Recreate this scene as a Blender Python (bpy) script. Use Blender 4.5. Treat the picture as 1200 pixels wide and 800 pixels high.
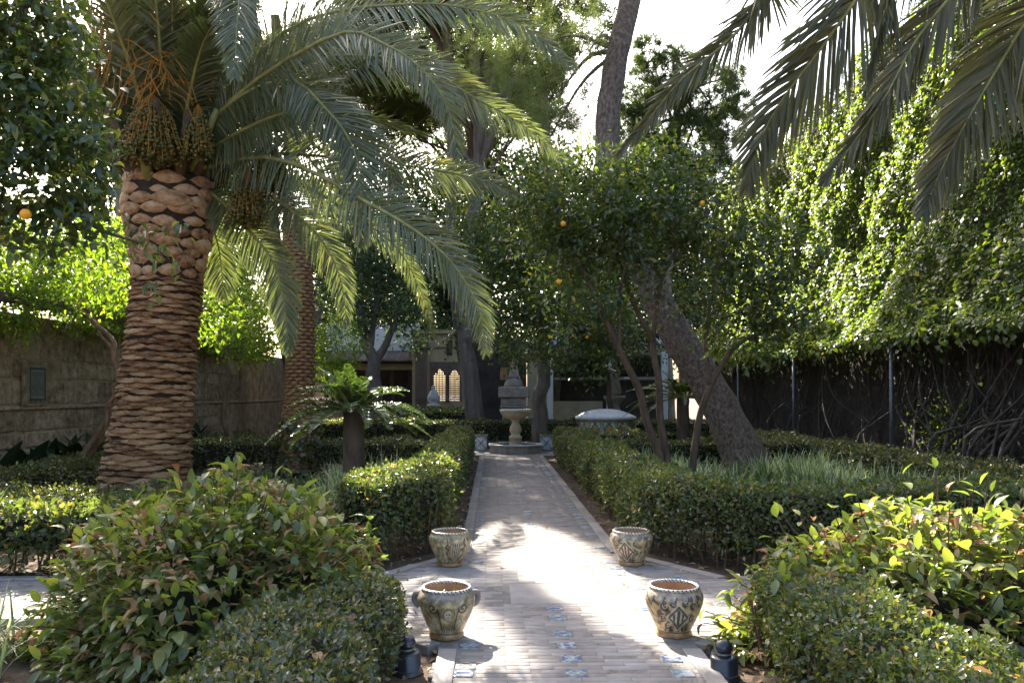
import bpy, math, random
import numpy as np
from mathutils import Vector, Matrix

# ------------------------------------------------------------------ reset
for o in list(bpy.data.objects): bpy.data.objects.remove(o)
SC = bpy.context.scene
COL = SC.collection
rng = np.random.default_rng(11)
random.seed(11)

# ------------------------------------------------------------------ camera
CAMZ, FPX, VX, VY = 1.6, 933.0, 577.5, 461.0
cd = bpy.data.cameras.new('camera'); cam = bpy.data.objects.new('camera', cd); COL.objects.link(cam)
cam.location = (0, 0, CAMZ); cam.rotation_euler = (math.pi/2, 0, 0)
cd.sensor_width = 36; cd.lens = 36*FPX/1200
cd.shift_x = (600-VX)/1200; cd.shift_y = (VY-400)/1200
cd.clip_start = .05; cd.clip_end = 3000
SC.camera = cam

# ------------------------------------------------------------------ sky, sun, exposure
SUN_AZ, SUN_EL = math.radians(-20), math.radians(38)          # azimuth from +Y towards +X
S = np.array([math.sin(SUN_AZ)*math.cos(SUN_EL), math.cos(SUN_AZ)*math.cos(SUN_EL), math.sin(SUN_EL)])
w = bpy.data.worlds.new('World'); SC.world = w; w.use_nodes = True
nt = w.node_tree; nt.nodes.clear()
sky = nt.nodes.new('ShaderNodeTexSky'); sky.sky_type = 'NISHITA'; sky.sun_disc = False
sky.sun_elevation = SUN_EL; sky.sun_rotation = SUN_AZ
sky.air_density = 1.0; sky.dust_density = 5.0; sky.ozone_density = 1.0
bg = nt.nodes.new('ShaderNodeBackground'); bg.inputs[1].default_value = .115
out = nt.nodes.new('ShaderNodeOutputWorld')
nt.links.new(sky.outputs[0], bg.inputs[0]); nt.links.new(bg.outputs[0], out.inputs[0])
sd = bpy.data.lights.new('sun', 'SUN'); sun = bpy.data.objects.new('sun', sd); COL.objects.link(sun)
sd.energy = 5.0; sd.angle = math.radians(.53); sd.color = (1, .93, .82)
sun.rotation_euler = Vector(S).to_track_quat('Z', 'Y').to_euler()
SC.view_settings.view_transform = 'Standard'; SC.view_settings.look = 'None'
SC.view_settings.exposure = 2.48; SC.view_settings.gamma = 1
SC.view_settings.use_curve_mapping = False
SC.render.engine = 'CYCLES'
SC.cycles.max_bounces = 8; SC.cycles.diffuse_bounces = 4; SC.cycles.transmission_bounces = 6

def P(px, py, Y):
    """photograph direction at depth Y -> world point"""
    return np.array([(px-VX)/FPX*Y, Y, CAMZ-(py-VY)/FPX*Y])
def G(px, py, z=0.0):
    Y = (CAMZ-z)*FPX/(py-VY)
    return np.array([(px-VX)/FPX*Y, Y, z])

# ------------------------------------------------------------------ materials
MATS = {}
def newmat(name):
    m = bpy.data.materials.new(name); m.use_nodes = True
    n = m.node_tree.nodes; n.clear(); return m, n, m.node_tree.links
def ramp(n, stops):
    r = n.new('ShaderNodeValToRGB'); e = r.color_ramp.elements
    while len(e) < len(stops): e.new(.5)
    for i, (p, c) in enumerate(stops): e[i].position = p; e[i].color = (*c, 1)
    return r
def leafmat(name, stops, trans, tf=.4, rough=.42, spec=.5, obj=False, attr='rnd'):
    m, n, l = newmat(name)
    if obj:
        a = n.new('ShaderNodeObjectInfo'); f = a.outputs['Random']
    else:
        a = n.new('ShaderNodeAttribute'); a.attribute_name = attr; f = a.outputs['Fac']
    r = ramp(n, stops); l.new(f, r.inputs[0])
    p = n.new('ShaderNodeBsdfPrincipled'); l.new(r.outputs[0], p.inputs['Base Color'])
    p.inputs['Roughness'].default_value = rough; p.inputs['Specular IOR Level'].default_value = spec
    t = n.new('ShaderNodeBsdfTranslucent')
    mx = n.new('ShaderNodeMix'); mx.data_type = 'RGBA'; mx.blend_type = 'MULTIPLY'; mx.inputs[0].default_value = 1
    l.new(r.outputs[0], mx.inputs[6]); mx.inputs[7].default_value = (*trans, 1)
    l.new(mx.outputs[2], t.inputs[0])
    s = n.new('ShaderNodeMixShader'); s.inputs[0].default_value = tf
    l.new(p.outputs[0], s.inputs[1]); l.new(t.outputs[0], s.inputs[2])
    o = n.new('ShaderNodeOutputMaterial'); l.new(s.outputs[0], o.inputs[0])
    MATS[name] = m; return m
def surf(name, stops, scale=6, rough=.85, bump=.3, bscale=None, detail=8, spec=.3, stretch=(1,1,1), metal=0, objrand=0, bdist=.02, coords='Object'):
    """noise-coloured surface with relief"""
    m, n, l = newmat(name)
    tc = n.new('ShaderNodeTexCoord'); mp = n.new('ShaderNodeMapping'); mp.inputs['Scale'].default_value = stretch
    l.new(tc.outputs[coords], mp.inputs[0])
    src = mp.outputs[0]
    if objrand:
        oi = n.new('ShaderNodeObjectInfo'); va = n.new('ShaderNodeVectorMath'); va.operation = 'ADD'
        l.new(oi.outputs['Location'], va.inputs[0]); l.new(src, va.inputs[1]); src = va.outputs[0]
    t = n.new('ShaderNodeTexNoise'); t.inputs['Scale'].default_value = scale; t.inputs['Detail'].default_value = detail; t.inputs['Roughness'].default_value = .65
    l.new(src, t.inputs['Vector'])
    f = t.outputs['Fac']
    if objrand:
        ad = n.new('ShaderNodeMath'); ad.operation = 'MULTIPLY_ADD'; ad.inputs[1].default_value = objrand
        sb = n.new('ShaderNodeMath'); sb.operation = 'SUBTRACT'; sb.inputs[1].default_value = .5
        l.new(oi.outputs['Random'], sb.inputs[0]); l.new(sb.outputs[0], ad.inputs[0]); l.new(f, ad.inputs[2]); f = ad.outputs[0]
    r = ramp(n, stops); l.new(f, r.inputs[0])
    p = n.new('ShaderNodeBsdfPrincipled'); l.new(r.outputs[0], p.inputs['Base Color'])
    p.inputs['Roughness'].default_value = rough; p.inputs['Specular IOR Level'].default_value = spec; p.inputs['Metallic'].default_value = metal
    if bump:
        b = n.new('ShaderNodeTexNoise'); b.inputs['Scale'].default_value = bscale or scale*3; b.inputs['Detail'].default_value = 10
        l.new(src, b.inputs['Vector'])
        bp = n.new('ShaderNodeBump'); bp.inputs['Strength'].default_value = bump; bp.inputs['Distance'].default_value = bdist
        l.new(b.outputs['Fac'], bp.inputs['Height']); l.new(bp.outputs[0], p.inputs['Normal'])
    o = n.new('ShaderNodeOutputMaterial'); l.new(p.outputs[0], o.inputs[0])
    MATS[name] = m; return m
def colattr(name, rough=.35, spec=.5, grime=.5):
    """painted glaze: colours drawn per face, with wear"""
    m, n, l = newmat(name)
    a = n.new('ShaderNodeAttribute'); a.attribute_name = 'Col'
    tc = n.new('ShaderNodeTexCoord'); t = n.new('ShaderNodeTexNoise'); t.inputs['Scale'].default_value = 28; t.inputs['Detail'].default_value = 6
    l.new(tc.outputs['Object'], t.inputs[0])
    r = ramp(n, [(.35, (1-grime,)*3), (.6, (1, 1, 1))]); l.new(t.outputs['Fac'], r.inputs[0])
    mx = n.new('ShaderNodeMix'); mx.data_type = 'RGBA'; mx.blend_type = 'MULTIPLY'; mx.inputs[0].default_value = 1
    l.new(a.outputs['Color'], mx.inputs[6]); l.new(r.outputs[0], mx.inputs[7])
    p = n.new('ShaderNodeBsdfPrincipled'); l.new(mx.outputs[2], p.inputs['Base Color'])
    p.inputs['Roughness'].default_value = rough; p.inputs['Specular IOR Level'].default_value = spec
    o = n.new('ShaderNodeOutputMaterial'); l.new(p.outputs[0], o.inputs[0])
    MATS[name] = m; return m

leafmat('palm_leaf', [(0, (.07,.085,.042)), (.5, (.105,.12,.06)), (.85, (.15,.16,.08)), (1, (.24,.2,.1))], (1.9,2.0,.8), .34, .3, .7)
leafmat('palm_leaf_dull', [(0, (.06,.065,.032)), (.6, (.10,.1,.05)), (1, (.17,.14,.07))], (1.6,1.7,.8), .3, .45, .4)
leafmat('orange_leaf', [(0, (.03,.05,.022)), (.6, (.055,.084,.032)), (.9, (.09,.12,.04)), (1, (.22,.2,.04))], (2.6,2.5,.8), .42, .28, .65)
leafmat('dark_leaf', [(0, (.018,.038,.018)), (.7, (.035,.062,.025)), (1, (.06,.09,.03))], (2.0,2.3,.7), .3, .4, .5)
leafmat('hedge_leaf', [(0, (.045,.065,.026)), (.5, (.08,.105,.04)), (.86, (.125,.145,.055)), (.94, (.2,.165,.07)), (1, (.26,.15,.08))], (2.3,2.4,.7), .38, .3, .65)
leafmat('hedge_dark', [(0, (.046,.058,.027)), (.6, (.08,.094,.04)), (.9, (.125,.132,.055)), (1, (.28,.18,.09))], (2.1,2.2,.7), .34, .3, .65)
leafmat('ivy_leaf', [(0, (.05,.08,.03)), (.5, (.085,.125,.042)), (.9, (.13,.165,.05)), (1, (.22,.21,.06))], (2.6,2.6,.6), .48, .36, .5)
leafmat('vine_leaf', [(0, (.05,.09,.02)), (.6, (.085,.14,.03)), (1, (.15,.18,.04))], (2.6,2.6,.5), .5, .45, .4)
leafmat('bush_leaf', [(0, (.075,.1,.036)), (.5, (.13,.16,.055)), (.85, (.19,.205,.07)), (1, (.32,.28,.09))], (2.2,2.4,.7), .38, .28, .6)
leafmat('bush_leaf_part', [(0, (.075,.1,.036)), (.5, (.13,.16,.055)), (.85, (.19,.205,.07)), (1, (.32,.28,.09))], (2.2,2.4,.7), .38, .28, .6, obj=True)
leafmat('dry_leaf', [(0, (.2,.1,.05)), (.5, (.4,.25,.13)), (1, (.55,.4,.24))], (1.3,1.1,.8), .3, .6, .3)
leafmat('dry_leaf_part', [(0, (.2,.1,.05)), (.5, (.4,.25,.13)), (1, (.55,.4,.24))], (1.3,1.1,.8), .3, .6, .3, obj=True)
leafmat('needle', [(0, (.03,.05,.02)), (.6, (.06,.085,.03)), (1, (.11,.12,.04))], (1.8,2,.8), .3, .5, .3)
leafmat('needle_pale', [(0, (.07,.1,.045)), (.6, (.11,.14,.055)), (1, (.17,.17,.06))], (1.8,1.9,.8), .35, .5, .3)
leafmat('cypress', [(0, (.035,.055,.03)), (.6, (.06,.085,.04)), (1, (.09,.11,.05))], (1.6,1.8,.8), .25, .55, .3)
leafmat('grass_pale', [(0, (.09,.14,.055)), (.4, (.22,.27,.14)), (1, (.5,.52,.36))], (1.3,1.5,.8), .35, .4, .45)
leafmat('strap_leaf', [(0, (.03,.06,.02)), (1, (.08,.12,.04))], (2,2.2,.7), .35, .35, .55)
leafmat('aspidistra', [(0, (.012,.024,.012)), (1, (.03,.05,.022))], (1.6,1.8,.7), .2, .35, .5)
leafmat('cycad_leaf', [(0, (.03,.05,.02)), (.7, (.06,.09,.03)), (1, (.1,.13,.04))], (2,2.2,.6), .32, .25, .7)
leafmat('date_strand', [(0, (.42,.19,.03)), (1, (.65,.36,.08))], (1.2,1,.6), .3, .5, .3)
leafmat('date_fruit', [(0, (.06,.07,.018)), (.75, (.13,.115,.03)), (1, (.28,.16,.03))], (1,1,1), .1, .4, .4)
surf('rachis', [(.3, (.14,.14,.04)), (.7, (.3,.28,.1))], 9, .5, .2)
surf('bark_palm_core', [(.3, (.018,.011,.007)), (.7, (.05,.032,.02))], 12, .95, .6)
surf('leaf_base', [(.25, (.14,.065,.03)), (.48, (.36,.2,.1)), (.75, (.56,.35,.19))], 16, .9, 1, 30, objrand=.4, bdist=.05, stretch=(.6,.6,2.2))
surf('leaf_base_cut', [(.28, (.12,.055,.025)), (.5, (.36,.2,.1)), (.72, (.52,.34,.2))], 13, .9, 1, 26, objrand=.25, bdist=.02)
surf('bark_pine', [(.3, (.05,.036,.028)), (.48, (.15,.11,.085)), (.7, (.29,.225,.185))], 20, .95, 1, 34, stretch=(1,1,.6), bdist=.05)
surf('bark', [(.3, (.05,.035,.025)), (.6, (.11,.075,.05)), (.8, (.17,.125,.09))], 9, .9, .7, 25, stretch=(1,1,.35), bdist=.03)
surf('bark_grey', [(.3, (.08,.065,.055)), (.6, (.16,.135,.115)), (.8, (.24,.21,.18))], 7, .95, .8, 18, stretch=(1,1,.2), bdist=.05)
surf('vine_bark', [(.3, (.09,.055,.035)), (.7, (.24,.155,.1))], 10, .9, .5, 30, stretch=(1,1,.3))
surf('dead_vine', [(.3, (.035,.028,.024)), (.7, (.12,.095,.08))], 10, .9, .4, 30)
surf('twig', [(.3, (.05,.03,.02)), (.7, (.16,.09,.055))], 14, .9, .3)
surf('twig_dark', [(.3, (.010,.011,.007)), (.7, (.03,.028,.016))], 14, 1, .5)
surf('soil', [(.3, (.05,.035,.024)), (.55, (.11,.075,.05)), (.75, (.17,.12,.08))], 5, 1, .8, 40)
surf('brick', [(.25, (.16,.14,.122)), (.45, (.255,.225,.2)), (.6, (.31,.275,.25)), (.8, (.38,.34,.31))], 3, .75, .5, 60, objrand=.07, bdist=.006)
surf('brick_far', [(.28, (.13,.11,.095)), (.5, (.235,.205,.18)), (.72, (.33,.29,.26))], 5, .8, .5, 50, bdist=.006)
surf('mortar', [(.3, (.15,.13,.11)), (.7, (.26,.23,.2))], 9, .95, .6, 50)
surf('slab', [(.3, (.2,.175,.155)), (.7, (.33,.295,.27))], 4, .75, .4, 60, objrand=.2, bdist=.005)
surf('wall_stone', [(.28, (.09,.065,.038)), (.5, (.27,.2,.12)), (.72, (.46,.36,.24))], 6, .95, .9, 16, objrand=.2, bdist=.05)
surf('wall_mortar', [(.3, (.12,.085,.05)), (.5, (.25,.19,.12)), (.7, (.38,.3,.2))], 3, .95, .8, 18, bdist=.04)
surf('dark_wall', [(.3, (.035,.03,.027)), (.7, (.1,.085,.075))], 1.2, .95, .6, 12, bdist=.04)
surf('plaque', [(.3, (.11,.125,.11)), (.7, (.2,.21,.18))], 9, .6, .3)
surf('plaque_letter', [(.3, (.03,.035,.03)), (.7, (.06,.065,.06))], 9, .6, 0)
surf('stone', [(.25, (.3,.22,.13)), (.5, (.46,.36,.23)), (.75, (.56,.46,.32))], 7, .8, .4, 40, bdist=.01)
surf('stone_grey', [(.25, (.17,.145,.12)), (.55, (.29,.25,.21)), (.8, (.4,.36,.31))], 6, .9, .5, 30, bdist=.02)
surf('marble', [(.3, (.42,.42,.43)), (.7, (.66,.66,.67))], 5, .45, .15, 40)
surf('plaster', [(.3, (.34,.28,.17)), (.7, (.47,.4,.26))], 2, .9, .3, 20)
surf('plaster_white', [(.3, (.62,.63,.64)), (.7, (.78,.79,.8))], 2, .9, .2, 20)
surf('stone_brown', [(.3, (.1,.075,.06)), (.7, (.2,.155,.125))], 4, .9, .5, 20)
surf('dark_wood', [(.3, (.03,.022,.018)), (.7, (.07,.05,.04))], 8, .7, .3, stretch=(1,1,.2))
surf('beam_wood', [(.3, (.08,.06,.05)), (.7, (.2,.16,.13))], 8, .85, .5, 30, stretch=(1,.12,1))
surf('roof_tile', [(.3, (.2,.16,.15)), (.7, (.38,.32,.3))], 5, .85, .4, objrand=.3)
surf('iron', [(.3, (.1,.105,.115)), (.7, (.17,.175,.19))], 10, .45, .1, metal=.6)
surf('lamp_black', [(.3, (.012,.013,.018)), (.7, (.03,.032,.04))], 6, .3, .05, spec=.6)
surf('lamp_glass', [(.3, (.12,.12,.1)), (.7, (.25,.25,.22))], 6, .12, 0, spec=.7)
surf('terracotta', [(.3, (.3,.15,.07)), (.7, (.48,.28,.14))], 8, .8, .3)
surf('pot_soil', [(.3, (.05,.035,.025)), (.7, (.13,.09,.06))], 30, 1, .8)
surf('orange_peel', [(.3, (.75,.28,.02)), (.7, (.85,.4,.03))], 6, .4, .2, 90, bdist=.003)
surf('water', [(.3, (.03,.04,.035)), (.7, (.05,.06,.05))], 3, .05, .1)
colattr('glaze'); colattr('tile_glaze', .35, .4, .6)

# ------------------------------------------------------------------ mesh helpers
def tag(o, label=None, cat=None, group=None, kind=None):
    if label: o['label'] = label
    if cat: o['category'] = cat
    if group: o['group'] = group
    if kind: o['kind'] = kind
    return o
def link(name, me, mat=None, parent=None):
    o = bpy.data.objects.new(name, me); COL.objects.link(o)
    if mat and me is not None and not me.materials: me.materials.append(MATS[mat])
    if parent: o.parent = parent
    return o
def thing(name, label, cat, group=None, loc=(0,0,0)):
    o = bpy.data.objects.new(name, None); COL.objects.link(o); o.empty_display_size = .2
    o.location = loc; tag(o, label, cat, group); return o
def np_mesh(name, V, F, rnd=None, smooth=False, cols=None):
    """F: (n,k) int array, or list of such arrays"""
    me = bpy.data.meshes.new(name)
    V = np.asarray(V, dtype=np.float32)
    Fs = F if isinstance(F, list) else [F]
    Fs = [np.asarray(f, dtype=np.int32) for f in Fs if len(f)]
    me.vertices.add(len(V)); me.vertices.foreach_set('co', V.ravel())
    li = np.concatenate([f.ravel() for f in Fs]); me.loops.add(len(li)); me.loops.foreach_set('vertex_index', li)
    tot = np.concatenate([np.full(len(f), f.shape[1]) for f in Fs])
    me.polygons.add(len(tot)); me.polygons.foreach_set('loop_start', np.concatenate([[0], np.cumsum(tot)[:-1]]).astype(np.int32))
    if smooth: me.polygons.foreach_set('use_smooth', np.ones(len(tot), dtype=bool))
    me.update(calc_edges=True)
    if rnd is not None:
        a = me.attributes.new('rnd', 'FLOAT', 'POINT'); a.data.foreach_set('value', np.asarray(rnd, dtype=np.float32))
    if cols is not None:
        a = me.attributes.new('Col', 'FLOAT_COLOR', 'FACE')
        c = np.ones((len(cols), 4), dtype=np.float32); c[:, :3] = cols; a.data.foreach_set('color', c.ravel())
    return me
class MB:
    """gathers shapes into one mesh"""
    def __init__(s): s.V = []; s.F = []; s.n = 0
    def add(s, V, F):
        V = np.asarray(V, float)
        for f in F: s.F.append([int(i)+s.n for i in f])
        s.V.append(V); s.n += len(V); return s
    def box(s, x0, x1, y0, y1, z0, z1):
        v = [(x,y,z) for z in (z0,z1) for y in (y0,y1) for x in (x0,x1)]
        return s.add(v, [(0,2,3,1),(4,5,7,6),(0,1,5,4),(2,6,7,3),(0,4,6,2),(1,3,7,5)])
    def tube(s, pts, rad, seg=8, cap=True):
        V, F = tube(pts, rad, seg, cap); return s.add(V, F)
    def lathe(s, prof, seg=24, c=(0,0,0), rot=0.0, cap=True):
        V = []; F = []
        for r, z in prof:
            for k in range(seg):
                a = rot+2*math.pi*k/seg; V.append((c[0]+r*math.cos(a), c[1]+r*math.sin(a), c[2]+z))
        for i in range(len(prof)-1):
            for k in range(seg):
                k2 = (k+1) % seg; F.append((i*seg+k, i*seg+k2, (i+1)*seg+k2, (i+1)*seg+k))
        if cap and prof[0][0] > 1e-4: F.append(tuple(range(seg-1, -1, -1)))
        if cap and prof[-1][0] > 1e-4: F.append(tuple((len(prof)-1)*seg+k for k in range(seg)))
        return s.add(V, F)
    def mesh(s, name, smooth=False):
        me = bpy.data.meshes.new(name); V = np.concatenate(s.V)
        me.from_pydata([tuple(v) for v in V], [], s.F); me.update()
        if smooth: me.polygons.foreach_set('use_smooth', [True]*len(me.polygons))
        return me
    def build(s, name, mat, parent=None, smooth=False, bevel=0):
        o = link(name, s.mesh(name, smooth), mat, parent)
        if bevel:
            b = o.modifiers.new('bevel', 'BEVEL'); b.width = bevel; b.segments = 2; b.limit_method = 'ANGLE'
        return o
def tube(pts, rad, seg=8, cap=True):
    pts = np.asarray(pts, float); n = len(pts)
    rad = np.full(n, rad) if np.isscalar(rad) else np.asarray(rad, float)
    T = np.gradient(pts, axis=0); T /= np.linalg.norm(T, axis=1)[:, None]+1e-9
    up = np.array([0,0,1.]) if abs(T[0][2]) < .9 else np.array([1.,0,0])
    V = []; u = np.cross(T[0], up); u /= np.linalg.norm(u)
    for i in range(n):
        u = u-T[i]*np.dot(u, T[i]); u /= np.linalg.norm(u)+1e-9; v = np.cross(T[i], u)
        a = np.arange(seg)*2*math.pi/seg
        V.append(pts[i]+rad[i]*(np.cos(a)[:, None]*u+np.sin(a)[:, None]*v))
    V = np.concatenate(V); F = []
    for i in range(n-1):
        for k in range(seg):
            k2 = (k+1) % seg; F.append((i*seg+k, i*seg+k2, (i+1)*seg+k2, (i+1)*seg+k))
    if cap: F.append(tuple(range(seg-1, -1, -1))); F.append(tuple((n-1)*seg+k for k in range(seg)))
    return V, F
def spline(ctrl, n):
    c = np.asarray(ctrl, float); c = np.vstack([2*c[0]-c[1], c, 2*c[-1]-c[-2]])
    m = len(c)-3; out = []
    for t in np.linspace(0, m-1e-6, n):
        i = int(t); f = t-i; p0, p1, p2, p3 = c[i:i+4]
        out.append(.5*((2*p1)+(-p0+p2)*f+(2*p0-5*p1+4*p2-p3)*f*f+(-p0+3*p1-3*p2+p3)*f**3))
    return np.array(out)
def nrm(v): return v/(np.linalg.norm(v, axis=-1, keepdims=True)+1e-9)
def wob(p, s=1.0, seed=0.0):
    """cheap smooth noise in about -1..1"""
    x, y, z = p[..., 0]*s+seed, p[..., 1]*s+seed*1.7, p[..., 2]*s+seed*.6
    return (np.sin(1.7*x+1.3*y+.5*z)+np.sin(-1.1*x+2.3*y+1.9*z+1)+np.sin(2.9*x-.7*y+2.1*z+2)+np.sin(.9*x+3.1*y-2.7*z+4))/2.6
# leaf templates: x across, y along, z normal
def T_diamond(w=.5, fold=.08):
    return np.array([(0,0,0),(-w/2,.45,fold),(0,1,-.03),(w/2,.45,fold)]), np.array([(0,3,2),(0,2,1)])
def T_oval(w=.5, fold=.05, droop=.15):
    V = [(0,0,0),(-w*.42,.25,fold),(w*.42,.25,fold),(-w*.5,.5,fold),(w*.5,.5,fold),(-w*.3,.8,-droop*.5+fold*.5),(w*.3,.8,-droop*.5+fold*.5),(0,1,-droop),(0,.25,0),(0,.5,-.01),(0,.8,-droop*.55)]
    F = [(0,8,1),(0,2,8),(1,8,9),(1,9,3),(8,2,4),(8,4,9),(3,9,10),(3,10,5),(9,4,6),(9,6,10),(5,10,7),(10,6,7)]
    return np.array(V), np.array(F)
def T_ivy(w=1.0):
    V = [(0,0,0),(-.5*w,.05,.06),(-.42*w,.5,.04),(0,1,-.08),(.42*w,.5,.04),(.5*w,.05,.06)]
    return np.array(V), np.array([(0,2,1),(0,3,2),(0,4,3),(0,5,4)])
def T_needle(w=.06):
    return np.array([(-w/2,0,0),(w/2,0,0),(0,1,0)]), np.array([(0,1,2)])
def scatter(T, pos, d, nn, size, rnd):
    """instances of template T: axis d, normal nn"""
    TV, TF = T; n = len(pos); k = len(TV)
    d = nrm(d); x = nrm(np.cross(d, nn)); z = np.cross(x, d)
    size = np.broadcast_to(np.asarray(size, float), (n,))
    L = TV[None]*size[:, None, None]
    V = pos[:, None]+L[..., :1]*x[:, None]+L[..., 1:2]*d[:, None]+L[..., 2:3]*z[:, None]
    F = TF[None]+(np.arange(n)*k)[:, None, None]
    return V.reshape(-1, 3), F.reshape(-1, TF.shape[1]), np.repeat(rnd, k)
def rvec(n): return nrm(rng.normal(size=(n, 3)))
def leafobj(name, T, pos, d, nn, size, mat, parent=None, rnd=None, kind='stuff'):
    n = len(pos); rnd = rng.random(n) if rnd is None else rnd
    V, F, r = scatter(T, pos, d, nn, size, rnd)
    o = link(name, np_mesh(name, V, F, r), mat, parent)
    if kind: o['kind'] = kind
    return o

# ------------------------------------------------------------------ gaps carved into the high tree crowns to shape the sunlit patches
def poly(pts): return np.array(pts, float)
LIT = [  # outlines on the ground plane, x, y
    poly([G(536,626)[:2], G(600,612)[:2], G(655,630)[:2], G(710,662)[:2], G(770,694)[:2], G(860,716)[:2], G(880,800)[:2], G(845,806)[:2], G(756,752)[:2], G(672,700)[:2], G(618,662)[:2], G(572,645)[:2]]),
    poly([G(455,655)[:2], G(508,668)[:2], G(536,712)[:2], G(552,745)[:2], G(590,795)[:2], G(600,840)[:2], G(480,840)[:2], G(462,720)[:2]]),
    poly([(2.45,2.9),(2.35,4.7),(3.2,5.2),(4.8,5.2),(6,4.6),(6,2.4)]),
    poly([(-7.5,4.0),(-3.3,4.0),(-3.3,7.6),(-2.6,11),(-3.5,13),(-9,13),(-9,6)]),
    poly([(-3.2,5.0),(-2.2,5.6),(-.9,5.6),(-.55,6.4),(-.6,7.9),(-.1,8.3),(-.25,9.6),(-1.6,8.8),(-3.2,7.6)]),
    poly([(-2.3,8.6),(-1.2,8.6),(-1.2,10),(-2.6,10)]),
    poly([(11.6,2.5),(12.8,6),(12.2,16),(10.2,20),(9.2,16.5),(9.8,11),(10.7,6.5)]),
]
def inpoly(p, q):
    x, y = p[:, 0], p[:, 1]; inside = np.zeros(len(p), bool); j = len(q)-1
    for i in range(len(q)):
        xi, yi = q[i]; xj, yj = q[j]
        c = ((yi > y) != (yj > y)) & (x < (xj-xi)*(y-yi)/(yj-yi+1e-12)+xi)
        inside ^= c; j = i
    return inside
def shades(p):
    """true where foliage at p would shade one of the sunlit patches"""
    s = p[:, :2]-S[:2]*(p[:, 2:3]/S[2])
    m = np.zeros(len(p), bool)
    for q in LIT:
        for dx, dy in ((0,0),(.24,0),(-.24,0),(0,.3),(0,-.3)): m |= inpoly(s+np.array([dx,dy]), q)
    fleck = wob(np.column_stack([s, s[:, 0]*0]), 1.7, 8) > .62          # small gaps that let sun flecks through to the beds
    m |= fleck & (np.abs(s[:, 0]-.48) > 1.3) & (s[:, 1] > 1.5) & (s[:, 1] < 10)
    return m
def blocks(ctrl, which=(0,1,2,4)):
    c = np.asarray(ctrl, float)[2:]; s = c[:, :2]-S[:2]*(c[:, 2:3]/S[2]); m = np.zeros(len(c), bool)
    for k in which: m |= inpoly(s, LIT[k])
    return m.any()

# ================================================================== SETTING
g = MB(); xs = [-900,-60,-20,-10,10,20,60,900]; ys = [-300,-20,-5,25,60,200,2500]
V = [(x,y,-.05) for y in ys for x in xs]; F = [(j*8+i, j*8+i+1, (j+1)*8+i+1, (j+1)*8+i) for j in range(6) for i in range(7)]
tag(g.add(V, F).build('ground', 'soil'), kind='structure')

# path bed (mortar), bricks, kerb stones, glazed tiles
PX0, PX1, PC = -.34, 1.30, .48
bed = MB()
outline = [(1.30,2.2),(1.30,5.1),(2.05,5.75),(7.2,5.75),(7.2,6.85),(2.05,6.85),(1.30,7.95),(1.30,20.6),(3.4,20.6),(3.4,23.0),(-2.4,23.0),(-2.4,20.6),(-.34,20.6),(-.34,7.95),(-1.09,6.85),(-7.2,6.85),(-7.2,5.75),(-1.09,5.75),(-.34,5.1),(-.34,2.2)]
n = len(outline)
bed.add([(x,y,-.0038) for x,y in outline]+[(x,y,-.06) for x,y in outline], [tuple(range(n))]+[(i, i+n, (i+1) % n+n, (i+1) % n) for i in range(n)])
path = bed.build('path', 'mortar'); tag(path, kind='structure')
PB = poly(outline)
def inside_path(x, y, hw, hd):
    c = np.array([(x-hw,y-hd),(x+hw,y-hd),(x-hw,y+hd),(x+hw,y+hd)])
    return inpoly(c, PB).all()
# glazed tiles: (x, y) centres
rowp = .0625
def rowc(y): return (math.floor(y/(2*rowp))*2+1)*rowp
tiles = []
for y in [4.30,4.55,4.83,5.08,5.35,5.63,5.95]: tiles.append((.46+(6-y)*.012, y))
for k in range(36):
    y = 8.55+k*.33
    if rng.random() < .5: tiles.append((.46+.02*math.sin(k), y))
for k in range(46):
    y = 7.0+k*.25
    if y < 19 and rng.random() < .22: tiles.append((-.165, y))
    if y < 19 and rng.random() < .45: tiles.append((1.115, y+.1))
tiles += [(1.09,4.55),(1.08,4.85),(-.15,5.0),(-.16,4.74),(-.17,4.5),(-.2,6.0),(-.2,6.3),(-.19,6.6),(1.75,6.1),(1.15,5.9),(1.2,6.6),(1.62,6.9)]
tiles = [(x, rowc(y)) for x, y in tiles]
def tile_mesh(i):
    N = 6; r = np.random.default_rng(100+i); half = 3
    pal = [(.46,.46,.44),(.07,.1,.27),(.2,.28,.33),(.33,.25,.12),(.45,.47,.47),(.15,.2,.3),(.26,.29,.25)]
    q = r.integers(0, 3, (half, half)); q = np.where(r.random((half, half)) < .45, 0, r.choice([1,1,2,3,5,6], (half, half)))
    if i % 3 == 0: q = np.minimum(q, q.T)
    full = np.block([[q, q[:, ::-1]], [q[::-1], q[::-1, ::-1]]])
    if i == 6: full = np.array([[2 if b > a else 4 for a in range(N)] for b in range(N)])
    s = .116; g0 = np.linspace(-s/2, s/2, N+1)
    V = [(x,y,.0025) for y in g0 for x in g0]; F = [(j*(N+1)+k, j*(N+1)+k+1, (j+1)*(N+1)+k+1, (j+1)*(N+1)+k) for j in range(N) for k in range(N)]
    cols = [pal[full[j][k]] for j in range(N) for k in range(N)]
    b = len(V); V += [(-s/2,-s/2,-.02),(s/2,-s/2,-.02),(s/2,s/2,-.02),(-s/2,s/2,-.02)]
    c0, c1, c2, c3 = 0, N, (N+1)*(N+1)-1, (N+1)*N
    F += [(b,b+1,c1,c0),(b+1,b+2,c2,c1),(b+2,b+3,c3,c2),(b+3,b,c0,c3)]; cols += [pal[0]]*4
    return np_mesh('tile', V, np.array(F), cols=np.array(cols))
TM = [tile_mesh(i) for i in range(7)]
placed = []
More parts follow.
